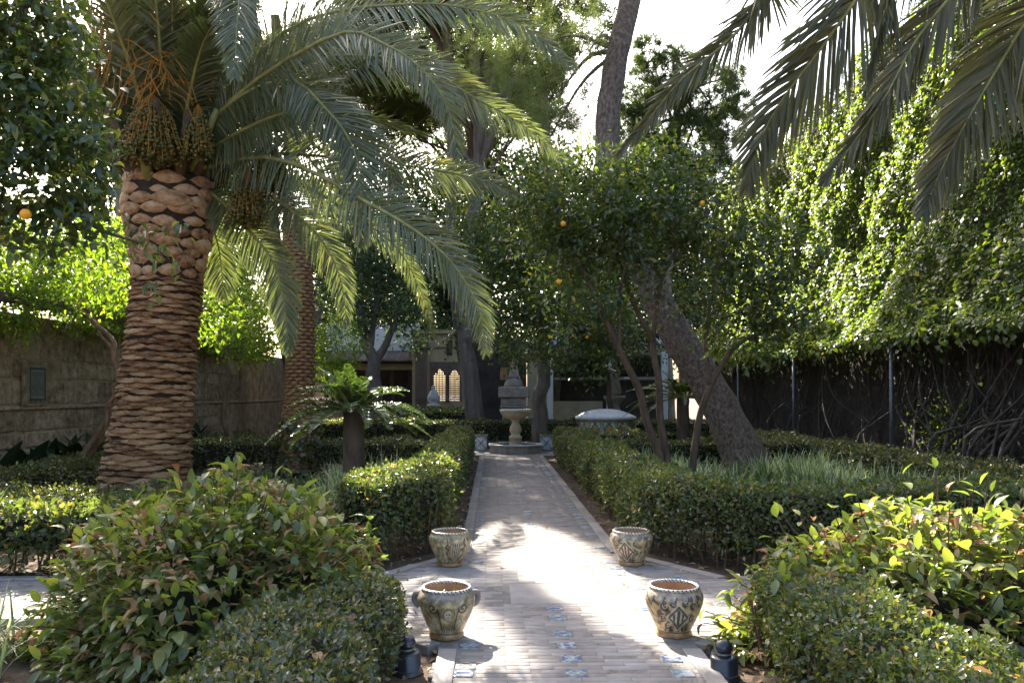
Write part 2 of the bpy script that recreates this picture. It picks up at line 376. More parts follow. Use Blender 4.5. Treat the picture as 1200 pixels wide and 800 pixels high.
for (x, y) in tiles:
    if any(abs(x-a) < .13 and abs(y-b) < .12 for a, b in placed): continue
    placed.append((x, y))
    k = 6 if (abs(x-1.09) < .02 and y < 4.7) else int(rng.integers(0, 6))
    o = link('tile', TM[k], 'tile_glaze', path); o.location = (x, y, rng.normal(0, .0006)); o.rotation_euler = (0,0,rng.normal(0, .03)+math.pi/2*(k % 2))
tp = np.array(placed)
# centre slab
slabs = [(.14,.80,6.07,6.70)]
for (a,b,c,d) in slabs:
    m = MB().box(-(b-a)/2,(b-a)/2,-(d-c)/2,(d-c)/2,-.04,.002); o = m.build('paving_slab', 'slab', path, bevel=.004); o.location = ((a+b)/2,(c+d)/2,0)
# bricks in running rows across the path
BM = []
for k in range(4):
    L = .2755; D = .0592; v = rng.normal(0, .0004, 4)
    V = [(-L/2,-D/2,-.03),(L/2,-D/2,-.03),(L/2,D/2,-.03),(-L/2,D/2,-.03),(-L/2+.003,-D/2+.003,v[0]),(L/2-.003,-D/2+.003,v[1]),(L/2-.003,D/2-.003,v[2]),(-L/2+.003,D/2-.003,v[3]),
         (-L/2,-D/2,-.0025),(L/2,-D/2,-.0025),(L/2,D/2,-.0025),(-L/2,D/2,-.0025)]
    F = [(4,5,6,7),(8,9,5,4),(9,10,6,5),(10,11,7,6),(11,8,4,7),(0,1,9,8),(1,2,10,9),(2,3,11,10),(3,0,8,11)]
    BM.append((np.array(V), np.array(F)))
BMESH = [np_mesh('brick', v, f) for v, f in BM]
cand = []
row = 0; y = 2.3+rowp/2
y = rowp*37.5
while y < 22.9:
    x = -7.2+(row % 2)*.14
    while x < 7.2:
        arm = x < -1.0 or x > 1.95
        ok = True
        if -.34 <= x <= 1.3 and not (5.1 < y < 7.95) and y < 20.6: ok = PX0+.135 <= x-.13 and x+.13 <= PX1-.135
        else: ok = inside_path(x, y, .14, .03)
        if ok and len(tp) and (np.abs(tp[:, 0]-x) < .2).any():
            near = tp[(np.abs(tp[:, 0]-x) < .2) & (np.abs(tp[:, 1]-y) < .088)]
            if len(near): ok = False
        if ok and any(a-.137 < x < b+.137 and c-.02 < y < d+.02 for a,b,c,d in slabs): ok = False
        if ok: cand.append((x, y, arm))
        x += .28
    y += rowp; row += 1
# half bricks beside the tiles
half = []
for (tx, ty) in placed:
    for s in (-1, 1):
        for r in (-1, 1):
            half.append((tx+s*.135, ty+r*rowp/2))
near = [c for c in cand if c[1] > 4.2 and not c[2] and c[1] < 9]
near = near[:300]; ns = set((a, b) for a, b, _ in near)
for i, (x, y, _) in enumerate(near):
    o = link('brick', BMESH[i % 4], 'brick', path); o.location = (x+rng.normal(0,.001), y, rng.normal(-.001,.0005)); o.rotation_euler = (rng.normal(0,.003), rng.normal(0,.0015), rng.normal(0,.004))
VV = []; FF = []; nb = 0
for (x, y, _) in cand:
    if (x, y) in ns: continue
    v, f = BM[nb % 4]; VV.append(v+np.array([x, y, rng.normal(-.001,.0005)])); FF.append(f+nb*12); nb += 1
for (x, y) in half:
    v, f = BM[nb % 4]; v = v*np.array([.46,1,1]); VV.append(v+np.array([x, y, rng.normal(-.0015,.0005)])); FF.append(f+nb*12); nb += 1
o = link('far_bricks', np_mesh('far_bricks', np.concatenate(VV), np.concatenate(FF)), 'brick_far', path); o['kind'] = 'stuff'
# kerb stones
def kerb(p, q, w=.115):
    p = np.array(p); q = np.array(q); L = np.linalg.norm(q-p); nk = max(1, round(L/.62)); d = (q-p)/L
    for k in range(nk):
        ln = L/nk-.008; c = p+d*(k+.5)*L/nk
        o = MB().box(-ln/2, ln/2, -w/2, w/2, -.12, .008).build('kerb_stone', 'slab', path, bevel=.006)
        o.location = (c[0], c[1], rng.normal(0,.002)); o.rotation_euler = (0,0,math.atan2(d[1],d[0])+rng.normal(0,.004))
for x in (PX0+.058, PX1-.058):
    kerb((x,2.3),(x,4.98)); kerb((x,8.0),(x,20.5))
kerb((1.33,5.06),(2.0,5.66)); kerb((2.0,6.93),(1.33,7.92)); kerb((-.37,5.06),(-1.04,5.66)); kerb((-1.04,6.93),(-.37,7.92))
kerb((2.12,5.69),(7.1,5.69)); kerb((2.12,6.91),(7.1,6.91)); kerb((-7.1,5.69),(-1.16,5.69)); kerb((-7.1,6.91),(-1.16,6.91))

# leaf litter lying in the beds and on the path
n = 5200
pp = np.column_stack([rng.uniform(-6,6,n), rng.uniform(3,14,n), np.full(n,-.045)+rng.random(n)*.012])
onp = inpoly(pp[:, :2], PB); keep = ~onp | (rng.random(n) < .012); pp = pp[keep]; pp[inpoly(pp[:, :2], PB), 2] = .008
hl = np.vstack([np.column_stack([rng.uniform(-1.25,-.62,26), rng.uniform(3.3,4.9,26), np.full(26,.45)]), np.column_stack([rng.uniform(1.62,2.2,22), rng.uniform(3.2,5.2,22), np.full(22,.49)]), np.column_stack([rng.uniform(-6,-1.6,40), rng.uniform(7,7.7,40), np.full(40,.55)])])
pp = np.vstack([pp, hl])
d = rng.normal(size=(len(pp),3)); d[:, 2] *= .25
leafobj('leaf_litter', T_oval(.5,.12,.2), pp, d, np.array([0,0,1.])+rng.normal(0,.25,(len(pp),3)), rng.uniform(.04,.1,len(pp)), 'dry_leaf')
tag(bpy.data.objects['leaf_litter'], 'brown fallen leaves scattered over the soil beds and paving', 'leaf litter')

# ================================================================== HEDGES
def tri_area(a, b, c): return .5*((b[0]-a[0])*(c[1]-a[1])-(c[0]-a[0])*(b[1]-a[1]))
def hedge(label, pts, h, leaf=.05, dens=1800, mat='hedge_leaf', bare=.22, bump=.065, stems=True, group=None, name='clipped_hedge', cat='hedge'):
    pts = np.array(pts, float)
    A = .5*sum(pts[i][0]*pts[(i+1) % len(pts)][1]-pts[(i+1) % len(pts)][0]*pts[i][1] for i in range(len(pts)))
    if A < 0: pts = pts[::-1]; A = -A
    n = len(pts); c = pts.mean(0)
    root = thing(name, label, cat, group, (c[0], c[1], -.05))
    off = np.array([c[0], c[1], -.05])
    P_ = []; N_ = []
    k = int(A*dens); lo, hi = pts.min(0), pts.max(0)
    q = rng.uniform(lo, hi, (int(k*((hi-lo).prod()/A))+1, 2)); q = q[inpoly(q, pts)]
    P_.append(np.column_stack([q, np.full(len(q), h)])); N_.append(np.tile([0,0,1.], (len(q),1)))
    for i in range(n):
        a, b = pts[i], pts[(i+1) % n]; L = np.linalg.norm(b-a); t = (b-a)/L; nn = np.array([t[1], -t[0], 0])
        vis = 1.0 if nn[1] < .3 else .45
        k = int(L*h*dens*vis); u = rng.random(k); z = h*rng.random(k)**.85
        keep = rng.random(k) < np.clip((z-.02)/max(bare,.01), .12, 1); u, z = u[keep], z[keep]
        P_.append(np.column_stack([a[0]+u*(b-a)[0], a[1]+u*(b-a)[1], z])); N_.append(np.tile(nn, (len(u),1)))
    Pn = np.concatenate(P_); Nn = np.concatenate(N_); m = len(Pn)
    depth = rng.exponential(.035, m)-.015
    Pn = Pn+Nn*(wob(Pn, 2.2, h*7)*bump+wob(Pn, 7, 3)*bump*.5-depth)[:, None]+rng.normal(0,.008,(m,3))
    dist = np.full(m, 9.)
    for i in range(n):
        a, b = pts[i], pts[(i+1) % n]; e = b-a; tt = np.clip(((Pn[:, :2]-a)@e)/(e@e), 0, 1); dist = np.minimum(dist, np.linalg.norm(Pn[:, :2]-a-tt[:, None]*e, axis=1))
    rc = min(.14, h*.22); istop = Nn[:, 2] > .5
    Pn[:, 2] -= np.where(istop, np.clip(1-dist/rc, 0, 1)**2*rc*.55, 0)
    Pn -= Nn*np.where(~istop, np.clip((Pn[:, 2]-(h-rc))/rc, 0, 1.3)**2*rc*.55, 0)[:, None]
    Pn[:, 2] = np.maximum(Pn[:, 2], 0)
    sprig = rng.random(m) < .02; Pn[sprig] += Nn[sprig]*rng.uniform(.02,.08,(sprig.sum(),1))
    d = Nn*.5+rvec(m)+np.array([0,0,.25]); nv = Nn*.7+np.array([0,0,.5])+rvec(m)*.9
    fol = leafobj('foliage', T_diamond(.58), Pn-off, d, nv, leaf*rng.uniform(.6,1.25,m), mat, root)
    # solid dark core for the twig mass, added to block light
    ins = []
    for i in range(n):
        a, b, e = pts[i-1], pts[i], pts[(i+1) % n]; t1 = nrm(b-a); t2 = nrm(e-b); n1 = np.array([-t1[1], t1[0]]); n2 = np.array([-t2[1], t2[0]])
        bis = n1+n2; ins.append(b+bis/(1+np.dot(n1,n2)+1e-6)*.085)
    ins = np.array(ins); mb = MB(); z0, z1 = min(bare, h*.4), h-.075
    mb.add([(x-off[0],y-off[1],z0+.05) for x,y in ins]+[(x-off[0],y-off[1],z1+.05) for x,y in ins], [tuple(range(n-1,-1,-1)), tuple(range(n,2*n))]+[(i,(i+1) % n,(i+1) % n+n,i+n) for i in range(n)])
    mb.build('twig_shade_core', 'twig_dark', root)
    if stems:
        mb = MB(); per = 0
        for i in range(n):
            a, b = ins[i], ins[(i+1) % n]; L = np.linalg.norm(b-a)
            for s in np.arange(.05, L, .11):
                p = a+(b-a)*(s/L)+rng.normal(0,.03,2); lean = rng.normal(0,.05,2)
                mb.tube([(p[0]-off[0],p[1]-off[1],0),(p[0]+lean[0]*.5-off[0],p[1]+lean[1]*.5-off[1],.15),(p[0]+lean[0]-off[0],p[1]+lean[1]-off[1],.05+min(h-.1,bare+.15))], [.011,.009,.006], 5, False)
        mb.build('stems', 'twig', root)
    return root
hedge('long green hedge bordering the brick path and turning along the crossing, orange tree behind it', [(1.52,19.6),(1.52,8.25),(2.25,7.15),(6.9,7.15),(6.9,7.8),(2.6,7.8),(2.15,8.45),(2.15,19.6)], .73, .05, 2300, bare=.3)
hedge('green hedge beside the brick path with a sunlit near corner, cycad behind it', [(-.52,19.6),(-1.05,19.6),(-1.05,9.0),(-1.5,8.2),(-1.5,7.55),(-1.2,7.45),(-.52,8.35)], .77, .05, 2300, bare=.3)
hedge('low leafy hedge with a bright sunlit top along the paved side path', [(-7,6.98),(-7,7.75),(-1.55,7.75),(-1.55,6.98)], .56, .075, 1500)
hedge('dark clipped hedge at the foot of the thick palm trunk', [(-7.2,8.75),(-7.2,9.3),(-2.7,9.3),(-2.7,8.75)], .5, .05, 1700, 'hedge_dark')
hedge('small-leaved clipped hedge next to the near black garden lamp, big-leaved bush overhanging it', [(-1.3,2.9),(-1.35,4.4),(-1.15,4.95),(-.58,4.95),(-.58,2.9)], .45, .036, 5200, 'hedge_dark', bare=.15)
hedge('small-leaved clipped hedge beside the round-topped black lamp and sunlit bush', [(1.58,2.7),(1.62,5.05),(1.85,5.3),(2.2,5.2),(2.25,2.7)], .5, .036, 5200, 'hedge_leaf', bare=.15)
hedge('low dark hedge running along the ivy wall behind the metal poles', [(6.35,8.4),(7.05,8.4),(7.05,23),(6.35,23)], .62, .06, 1200, 'hedge_dark', stems=False)
hedge('low dark hedge in front of the stone wall with the plaque', [(-7.0,9.9),(-6.2,9.9),(-6.2,21),(-7.0,21)], .55, .06, 1200, 'hedge_dark', stems=False)
hedge('low hedge closing the bed with the leaning pine', [(2.2,15.6),(6.3,15.6),(6.3,16.2),(2.2,16.2)], .66, .06, 1100, 'hedge_dark', stems=False)
hedge('low hedge closing the bed with the cycad', [(-6.1,15.6),(-1.1,15.6),(-1.1,16.2),(-6.1,16.2)], .66, .06, 1100, 'hedge_dark', stems=False)
hedge('dark hedge behind the stone fountain below the obelisk', [(-5.5,23.5),(6.5,23.5),(6.5,24.2),(-5.5,24.2)], .78, .07, 900, 'hedge_dark', stems=False)
hedge('loose shrub row in front of the arched window', [(-3.2,25.6),(-.6,25.6),(-.6,26.4),(-3.2,26.4)], 1.05, .09, 600, 'hedge_leaf', stems=False, bump=.12)
hedge('low hedge leading to the white domed tiled basin', [(1.9,19.9),(5.2,19.9),(5.2,20.4),(1.9,20.4)], .62, .06, 900, 'hedge_dark', stems=False)

# ================================================================== BIG-LEAVED BUSHES
LEAFV = [T_oval(.48,.06,.16), T_oval(.54,.04,.26), T_oval(.42,.08,.1)]
def leaf_part_mesh(T, mat):
    me = np_mesh('leaf', T[0], T[1]); me.materials.append(MATS[mat]); return me
LG = [leaf_part_mesh(t, 'bush_leaf_part') for t in LEAFV]
LD = [leaf_part_mesh(t, 'dry_leaf_part') for t in (T_oval(.5,.16,.35), T_oval(.4,.2,.1))]
def bush(label, c, rx, ry, h, n, size, dry=.1, up=.0, mat='bush_leaf', lift=.0):
    root = thing('leafy_bush', label, 'bush', None, (c[0], c[1], -.05)); off = np.array([c[0], c[1], -.05])
    # points on a bumpy dome, several layers
    u = rvec(int(n*1.9)); u = u[u[:, 2] > -.15][:n]; m = len(u)
    r = 1-rng.exponential(.13, m); r = np.clip(r, .4, 1.0)
    p = u*np.array([rx,ry,h])*r[:, None]
    p *= (1+.11*wob(u, 3.1, c[0])+.05*wob(u, 7, 2))[:, None]
    p[:, 2] = np.maximum(p[:, 2], .05)+.02
    strag = rng.random(m) < .03; p_in = p.copy(); p[strag] += u[strag]*rng.uniform(.04,.2,(strag.sum(),1))+np.array([0,0,up])*rng.random((strag.sum(),1))
    outw = nrm(u*np.array([1/rx,1/ry,1/h]))
    d = outw*.8+rvec(m)*.8+np.array([0,0,-.3]); nn = outw*.22+np.array([-.05,.22,1.])+rvec(m)*.4
    sz = size*rng.uniform(.65,1.2,m); isdry = rng.random(m) < dry; sz[isdry] *= .82
    # the leaves that show largest are single parts
    wp = p+off; toward = (outw[:, 1] < .1)*1.0+r*2; score = sz*toward/np.linalg.norm(wp-np.array([0,0,CAMZ]), axis=1)
    idx = np.argsort(-score); pick = idx[:300]; rest = idx[300:]
    d_ = nrm(d); x_ = nrm(np.cross(d_, nn)); z_ = np.cross(x_, d_)
    for j, i in enumerate(pick):
        me = LD[j % 2] if isdry[i] else LG[j % 3]
        o = link('leaf', me, None, root); s = float(sz[i])
        o.matrix_local = Matrix(((x_[i][0]*s,d_[i][0]*s,z_[i][0]*s,p[i][0]),(x_[i][1]*s,d_[i][1]*s,z_[i][1]*s,p[i][1]),(x_[i][2]*s,d_[i][2]*s,z_[i][2]*s,p[i][2]),(0,0,0,1)))
    gi = rest[~isdry[rest]]; di = rest[isdry[rest]]
    leafobj('foliage', LEAFV[0], p[gi], d[gi], nn[gi], sz[gi], mat, root)
    leafobj('dry_foliage', T_oval(.45,.16,.3), p[di], d[di], nn[di], sz[di], 'dry_leaf', root)
    mb = MB()
    for k in range(34):
        t = p[rng.integers(m)]; b = np.array([rng.normal(0,rx*.25), rng.normal(0,ry*.25), 0.])
        mb.tube(spline([b, b*.6+t*.35+np.array([0,0,.12]), t*.97], 6), np.linspace(.014,.004,6), 5, False)
    for i in np.where(strag)[0]: mb.tube([p_in[i]*.85, (p_in[i]+p[i])/2+np.array([0,0,.015]), p[i]], [.005,.004,.0025], 4, False)
    mb.build('branches', 'twig', root)
    core = MB(); ang = np.linspace(0, 2*math.pi, 14, endpoint=False)  # solid dark core added inside the bush, keeps light from passing through
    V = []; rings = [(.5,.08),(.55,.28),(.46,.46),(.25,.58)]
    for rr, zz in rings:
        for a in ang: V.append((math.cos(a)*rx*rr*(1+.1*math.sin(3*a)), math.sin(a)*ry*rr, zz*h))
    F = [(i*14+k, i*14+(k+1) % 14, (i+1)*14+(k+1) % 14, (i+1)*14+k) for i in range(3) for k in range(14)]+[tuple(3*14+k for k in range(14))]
    core.add(V, F).build('twig_shade_core', 'twig_dark', root)
    return root
bush('large mounded bush with big green leaves and many dry brown ones, nearer the palm trunk', (-1.82,5.35), 1.12, 1.08, 1.0, 7600, .11, .17)
bush('sunlit straggly bush with big pale leaves behind the small clipped hedge, nearer the ivy wall', (2.95,5.1), 1.4, .85, .88, 6600, .108, .16, .2)
bush('lower leafy bush between the sunlit bush and the ivy wall hedge', (5.0,6.2), 1.0, .7, .72, 1500, .11, .08, .1)

# ================================================================== GROUND COVER AND TUFTS
def blades(c, n, r, L, W, lean=.9, seg=4, droop=.55):
    """arching strap leaves around the centres c (k,3); returns V, F, rnd"""
    k = len(c); N = n*k; base = np.repeat(c, n, 0)+np.column_stack([rng.normal(0,r*.25,N), rng.normal(0,r*.25,N), np.zeros(N)])
    a = rng.random(N)*2*math.pi; hd = np.column_stack([np.cos(a), np.sin(a), np.zeros(N)]); sd_ = np.column_stack([-np.sin(a), np.cos(a), np.zeros(N)])
    ln = L*rng.uniform(.55,1.15,N); le = lean*rng.uniform(.25,1,N); V = np.zeros((N, (seg+1)*2, 3))
    for i in range(seg+1):
        t = i/seg; q = base+hd*(ln*le*t)[:, None]; q[:, 2] += ln*(t-droop*t*t*le*1.5)
        wv = W*(1-t**2.2)*.5+.0008
        V[:, 2*i] = q-sd_*wv; V[:, 2*i+1] = q+sd_*wv
    F = np.array([(2*i,2*i+1,2*i+3,2*i+2) for i in range(seg)])
    F = F[None]+(np.arange(N)*(seg+1)*2)[:, None, None]
    return V.reshape(-1,3), F.reshape(-1,4), np.repeat(rng.random(N), (seg+1)*2)
def tuft(name, label, cat, c, n, r, L, W, mat, kind=None, parent=None, lean=.9):
    V, F, r_ = blades(np.asarray(c, float), n, r, L, W, lean)
    o = link(name, np_mesh(name, V, F, r_), mat, parent)
    if label: tag(o, label, cat, None, kind)
    elif kind: o['kind'] = kind
    return o
def region(n, x0, x1, y0, y1): return np.column_stack([rng.uniform(x0,x1,n), rng.uniform(y0,y1,n), np.full(n,-.05)])
tuft('spider_grass', 'pale variegated grassy tufts filling the bed around the leaning pine', 'ground cover', np.vstack([region(60,3.2,6.2,8.3,10.2), region(90,4.6,6.2,9.8,15.4), region(70,2.3,3.6,10.8,15.4)]), 40, .3, .8, .026, 'grass_pale', 'stuff')
tuft('spider_grass', 'pale variegated grassy tufts in the bed beside the cycad', 'ground cover', np.vstack([region(34,-2.3,-1.2,8.9,11.5), region(40,-2.6,-1.2,11.5,15)]), 34, .3, .75, .02, 'grass_pale', 'stuff')
tuft('strap_leaf_plants', 'dark green strap-leaved plants at the foot of the orange tree and pine', 'ground cover', np.vstack([region(46,2.5,4.9,8.2,9.6), region(30,3.0,5.0,9.6,13)]), 22, .25, .75, .045, 'strap_leaf', 'stuff', lean=.7)
tuft('ground_ivy', 'low green plants covering the bed under the big palm', 'ground cover', region(130,-6,-2.3,9.6,15), 16, .3, .36, .035, 'strap_leaf', 'stuff')
tuft('grass_tuft', 'arching pale grass tuft beside the low leafy hedge and big mounded bush', 'grass', np.array([(-3.35,5.2,-.05),(-3.1,5.0,-.05),(-3.55,5.5,-.05),(-3.0,4.6,-.05),(-3.3,4.7,-.05)]), 46, .25, .5, .016, 'grass_pale', lean=1.0)

# ================================================================== WALLS
WX = -8.0
wall = thing('garden_wall', 'weathered stone wall with plaques and a vine-covered pergola beam', 'wall', None, (WX, 16, 0))
o = MB().box(-.45,-.03,-9,32,-.05,2.95).build('wall_core', 'wall_mortar', wall)
zz = 0.0; row = 0; count = 0
while zz < 2.85 and count < 296:
    hh = rng.uniform(.24,.46); hh = min(hh, 2.95-zz); yy = 10.3+rng.uniform(0,.3)
    while yy < 24 and count < 296:
        ln = rng.uniform(.4,1.1)*(1 if yy < 18 else 1.5); gap = .01
        if rng.random() < .8:
            th = rng.uniform(.004,.03); V = []
            for (a, b, e) in ((0,0,0),(0,1,0),(1,1,0),(1,0,0)): V.append((-.05, yy+gap+a*(ln-2*gap), zz+gap+b*(hh-2*gap)))
            for (a, b) in ((0,0),(0,1),(1,1),(1,0)):
                V.append((th-.03, yy+gap+.02+a*(ln-2*gap-.04)+rng.normal(0,.012), zz+gap+.02+b*(hh-2*gap-.04)+rng.normal(0,.01)))
            c = np.mean(V, 0); ob = MB().add(np.array(V)-c, [(4,7,6,5),(0,3,7,4),(3,2,6,7),(2,1,5,6),(1,0,4,5)]).build('stone', 'wall_stone', wall, bevel=.008)
            ob.location = (c[0], c[1]-16, c[2]); count += 1
        yy += ln
    zz += hh; row += 1
o = MB().box(-.03,.035,-9,14,1.33,1.385).build('string_course', 'wall_stone', wall, bevel=.006)
# pergola beam standing out from the wall head
bm = thing('pergola_beam', 'long grey wooden beam over the stone wall carrying the vine', 'beam', None, (-7.45, 12, 3.0))
MB().box(-.07,.07,-4,12,0,.14).build('timber', 'beam_wood', bm, bevel=.01)
for y in (-1.0, 1.6, 4.4, 7.5, 10.5): MB().box(-.55,-.07,y-.05,y+.05,.02,.12).build('bracket', 'beam_wood', bm, bevel=.008)
MB().lathe([(.02,.0),(.035,.05),(.02,.11),(.0,.12)], 10, (.09,1.35,.1)).build('insulator', 'marble', bm, True)
fl = thing('floodlight', 'small grey floodlight fixed under the pergola beam', 'lamp', None, P(18,372,13.0))
mb = MB(); V, F = tube([(-.02,-.05,-.06),(.1,-.02,-.02),(.22,.02,.03)], [.1,.085,.05], 12); mb.add(V, F).build('housing', 'iron', fl, True)
MB().tube([(.15,0,.0),(.25,.0,.1),(.35,0,.13)], .012, 6).build('bracket', 'iron', fl)
def plaque(label, Y, z, w_, h_, mat='plaque'):
    r = thing('wall_plaque', label, 'plaque', None, (WX+.03, Y, z))
    MB().box(-.03,.03,-w_/2-.1,w_/2+.1,-h_/2-.1,h_/2+.1).build('surround', 'wall_stone', r, bevel=.012)
    n = 20; V = []
    ys = np.linspace(-w_/2, w_/2, n); top = h_/2+.035*np.abs(np.sin(np.linspace(0,3*math.pi,n))); bot = -h_/2-.035*np.abs(np.sin(np.linspace(0,3*math.pi,n)))
    m = MB(); V = [(.028,y,z1) for y,z1 in zip(ys,bot)]+[(.028,y,z1) for y,z1 in zip(ys,top)]+[(.052,y,z1) for y,z1 in zip(ys,bot)]+[(.052,y,z1) for y,z1 in zip(ys,top)]
    F = []
    for i in range(n-1):
        F += [(2*n+i,2*n+i+1,3*n+i+1,3*n+i), (i,i+1,2*n+i+1,2*n+i), (n+i,3*n+i,3*n+i+1,n+i+1)]
    F += [(0,2*n,3*n,n), (n-1,2*n-1,4*n-1,3*n-1)]
    m.add(V, F).build('panel', mat, r)
    m = MB()
    for (y0,y1,z0,z1) in ((-w_/2+.015,-w_/2+.035,-h_/2,h_/2),(w_/2-.035,w_/2-.015,-h_/2,h_/2),(-w_/2+.035,w_/2-.035,h_/2-.03,h_/2+.01),(-w_/2+.035,w_/2-.035,-h_/2,-h_/2+.03)): m.box(.05,.062,y0,y1,z0,z1)
    m.build('border', 'plaque_letter', r)
    m = MB()
    for k in range(11):
        zl = h_/2-.075-k*(h_-.14)/11; y = -w_/2+.06
        while y < w_/2-.07:
            ln = rng.uniform(.012,.03); m.box(.05,.0545,y,min(y+ln,w_/2-.05),zl-.016,zl); y += ln+rng.uniform(.006,.012)
    m.build('lettering', 'plaque_letter', r)['kind'] = 'stuff'
    return r
plaque('framed metal plaque with rows of lettering on the open stone wall above the dark plants', 13.85, P(38,450,13.85)[2], .5, .56)
plaque('dark plaque in the shade of the wall beside the twisting vine stem', 20.4, P(240,450,20.4)[2], .55, .62, 'plaque_letter')

rw = thing('building_wall', 'tall shaded wall behind dead stems and the ivy', 'wall', None, (8.55, 17, 0))
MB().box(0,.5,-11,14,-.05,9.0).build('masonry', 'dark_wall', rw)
for (px, Y) in ((1044.5,14.6),(930,19.3),(865,23.7)):
    p = P(px, 400, Y); t = thing('metal_pole', {14.6:'slim grey metal pole propping the ivy ledge, nearest the tangle of dead stems', 19.3:'slim grey metal pole under the ivy, between two others', 23.7:'slim grey metal pole under the ivy, beside the leaning pine and far cycad'}[Y], 'pole', 'poles holding up the ivy', (p[0], Y, -.05))
    MB().lathe([(.036,0),(.036,2.8)], 10).build('shaft', 'iron', t, True); MB().lathe([(.09,0),(.09,.02),(.05,.03)], 12).build('foot_plate', 'iron', t)
    MB().box(-.03,1.2,-.02,.02,2.76,2.8).build('cross_arm', 'iron', t)

# ivy
ivy = thing('ivy_vine', 'thick green ivy covering the tall wall and jutting out over dead stems', 'ivy', None, (8.5, 17, 0)); off = np.array([8.5,17,0])
def ivx(y, z):
    t = np.clip((z-2.65)/2.2, 0, 1); base = 7.15+.95*t**.6
    p = np.stack([y*0, y, z], -1)
    return base-.15*wob(p, .9, 2)-.08*wob(p, 2.6, 5)
n = 150000; y = rng.uniform(8.5,30,n); z = 2.55+6.5*rng.random(n)
z[: 22000] = 2.5+.7*rng.random(22000)
x = ivx(y, z)+rng.exponential(.09, n)-.05
top = 8.85+.25*np.sin(y*1.3)+.15*np.sin(y*3.1); low = 2.62+.16*np.sin(y*2.1)+.12*np.sin(y*5.3+1)
keep = (z < top) & (z > low); p = np.column_stack([x,y,z])[keep]
holes = (wob(p, 1.6, 9) < -.85) & (rng.random(len(p)) < .4); p = p[~holes]
# underside shelf and crest
n2 = 9000; sh = np.column_stack([rng.uniform(7.1,8.5,n2), rng.uniform(8.5,30,n2), 2.6+.15*rng.random(n2)]); n3 = 5000; cr = np.column_stack([rng.uniform(7.9,9.0,n3), rng.uniform(8.5,30,n3), 8.7+.4*rng.random(n3)])
p = np.vstack([p, sh, cr]); m = len(p)
d = np.column_stack([-rng.random(m)*.7, rng.normal(0,.7,m), rng.normal(-.5,.5,m)]); nn = np.array([-.7,.22,.7])+rvec(m)*.6
leafobj('foliage', T_diamond(.85,.05), p-off, d, nn, .045+.08*rng.random(m)**1.5, 'ivy_leaf', ivy)
# hanging strands
nd = 900; c = np.column_stack([rng.uniform(7.0,7.7,nd), rng.uniform(9,28,nd), 2.62-rng.exponential(.14,nd)])
leafobj('hanging_foliage', T_ivy(.9), c-off, np.array([0,0,-1.])+rvec(nd)*.6, np.array([-1.,-.2,.2])+rvec(nd)*.5, rng.uniform(.06,.12,nd), 'ivy_leaf', ivy)
for k in range(120):
    y0 = rng.uniform(10.5,27); y1 = y0+rng.normal(0,1.3); x0 = rng.uniform(7.5,8.4)
    if k < 46: y0 = rng.uniform(12.2,14.6); y1 = y0+rng.normal(.3,1.2)
    c = [(x0,y0,-.05),(x0+rng.normal(0,.2),y0+(y1-y0)*.3+rng.normal(0,.25),rng.uniform(.5,1)),(8.1+rng.normal(0,.2),y0+(y1-y0)*.7+rng.normal(0,.3),rng.uniform(1.2,2)),(8.2+rng.normal(0,.15),y1,2.9)]
    s = spline(c, 14); s[:, 0] = np.minimum(s[:, 0], 8.46); r0 = rng.uniform(.008,.034)
    MB().tube(s-off, np.linspace(r0, r0*.6, 14), 6, False).build('vine_stem', 'dead_vine', ivy, True)
# fine dead twigs on the wall
mb = MB()
for k in range(700):
    y0 = rng.uniform(9.5,27); z0 = rng.uniform(.1,2.6); a = rng.uniform(-.9,.9); L = rng.uniform(.3,1.1); x0 = rng.uniform(7.9,8.45)
    mb.tube([(x0-8.5,y0-17,z0),(min(x0+rng.normal(0,.06),8.47)-8.5,y0-17+math.sin(a)*L*.5+rng.normal(0,.05),z0+math.cos(a)*L*.5),(8.45-8.5,y0-17+math.sin(a)*L,z0+math.cos(a)*L)], [.008,.006,.004], 4, False)
mb.build('dead_twigs', 'dead_vine', ivy)['kind'] = 'stuff'
n4 = 700; c = np.column_stack([rng.uniform(7.7,8.3,n4), rng.normal(14.0,.6,n4), np.abs(rng.normal(.95,.3,n4))])
leafobj('low_sprigs', T_diamond(.5), c-off, rvec(n4), rvec(n4), rng.uniform(.05,.11,n4), 'vine_leaf', ivy)

# ================================================================== FAR BUILDINGS
BY = 30.0
def bx_(px): return (px-VX)/FPX*BY
def bz_(py): return CAMZ-(py-VY)/FPX*BY
pav = thing('pavilion', 'cream garden pavilion with a lattice double-arched window and brown pilaster', 'building', None, (bx_(520), BY, 0)); ox = bx_(520)
def bpart(name, mat, a, b, top, bot, y0=0., y1=.3, parent=pav, bevel=.01):
    return MB().box(bx_(a)-ox, bx_(b)-ox, y0, y1, bz_(bot), bz_(top)).build(name, mat, parent, bevel=bevel)
bpart('wall', 'plaster', 483, 504, 391, 512); bpart('wall', 'plaster', 504, 548, 391, 424); bpart('wall', 'plaster', 504, 548, 470, 512); bpart('wall', 'plaster', 541, 548, 424, 470)
bpart('cornice', 'plaster', 481, 550, 387, 391, -.18, .35); bpart('string_course', 'stone_brown', 481, 550, 406.5, 408, -.06, -.002)
bpart('pilaster', 'stone_brown', 487, 500, 409, 505, -.14, -.003); bpart('capital', 'stone_brown', 484.5, 502.5, 401, 409, -.22, -.003); bpart('pilaster_base', 'stone_grey', 485, 502, 490, 512, -.24, -.145)
bpart('shutter', 'dark_wood', 523, 530, 399, 416, -.04, -.003)
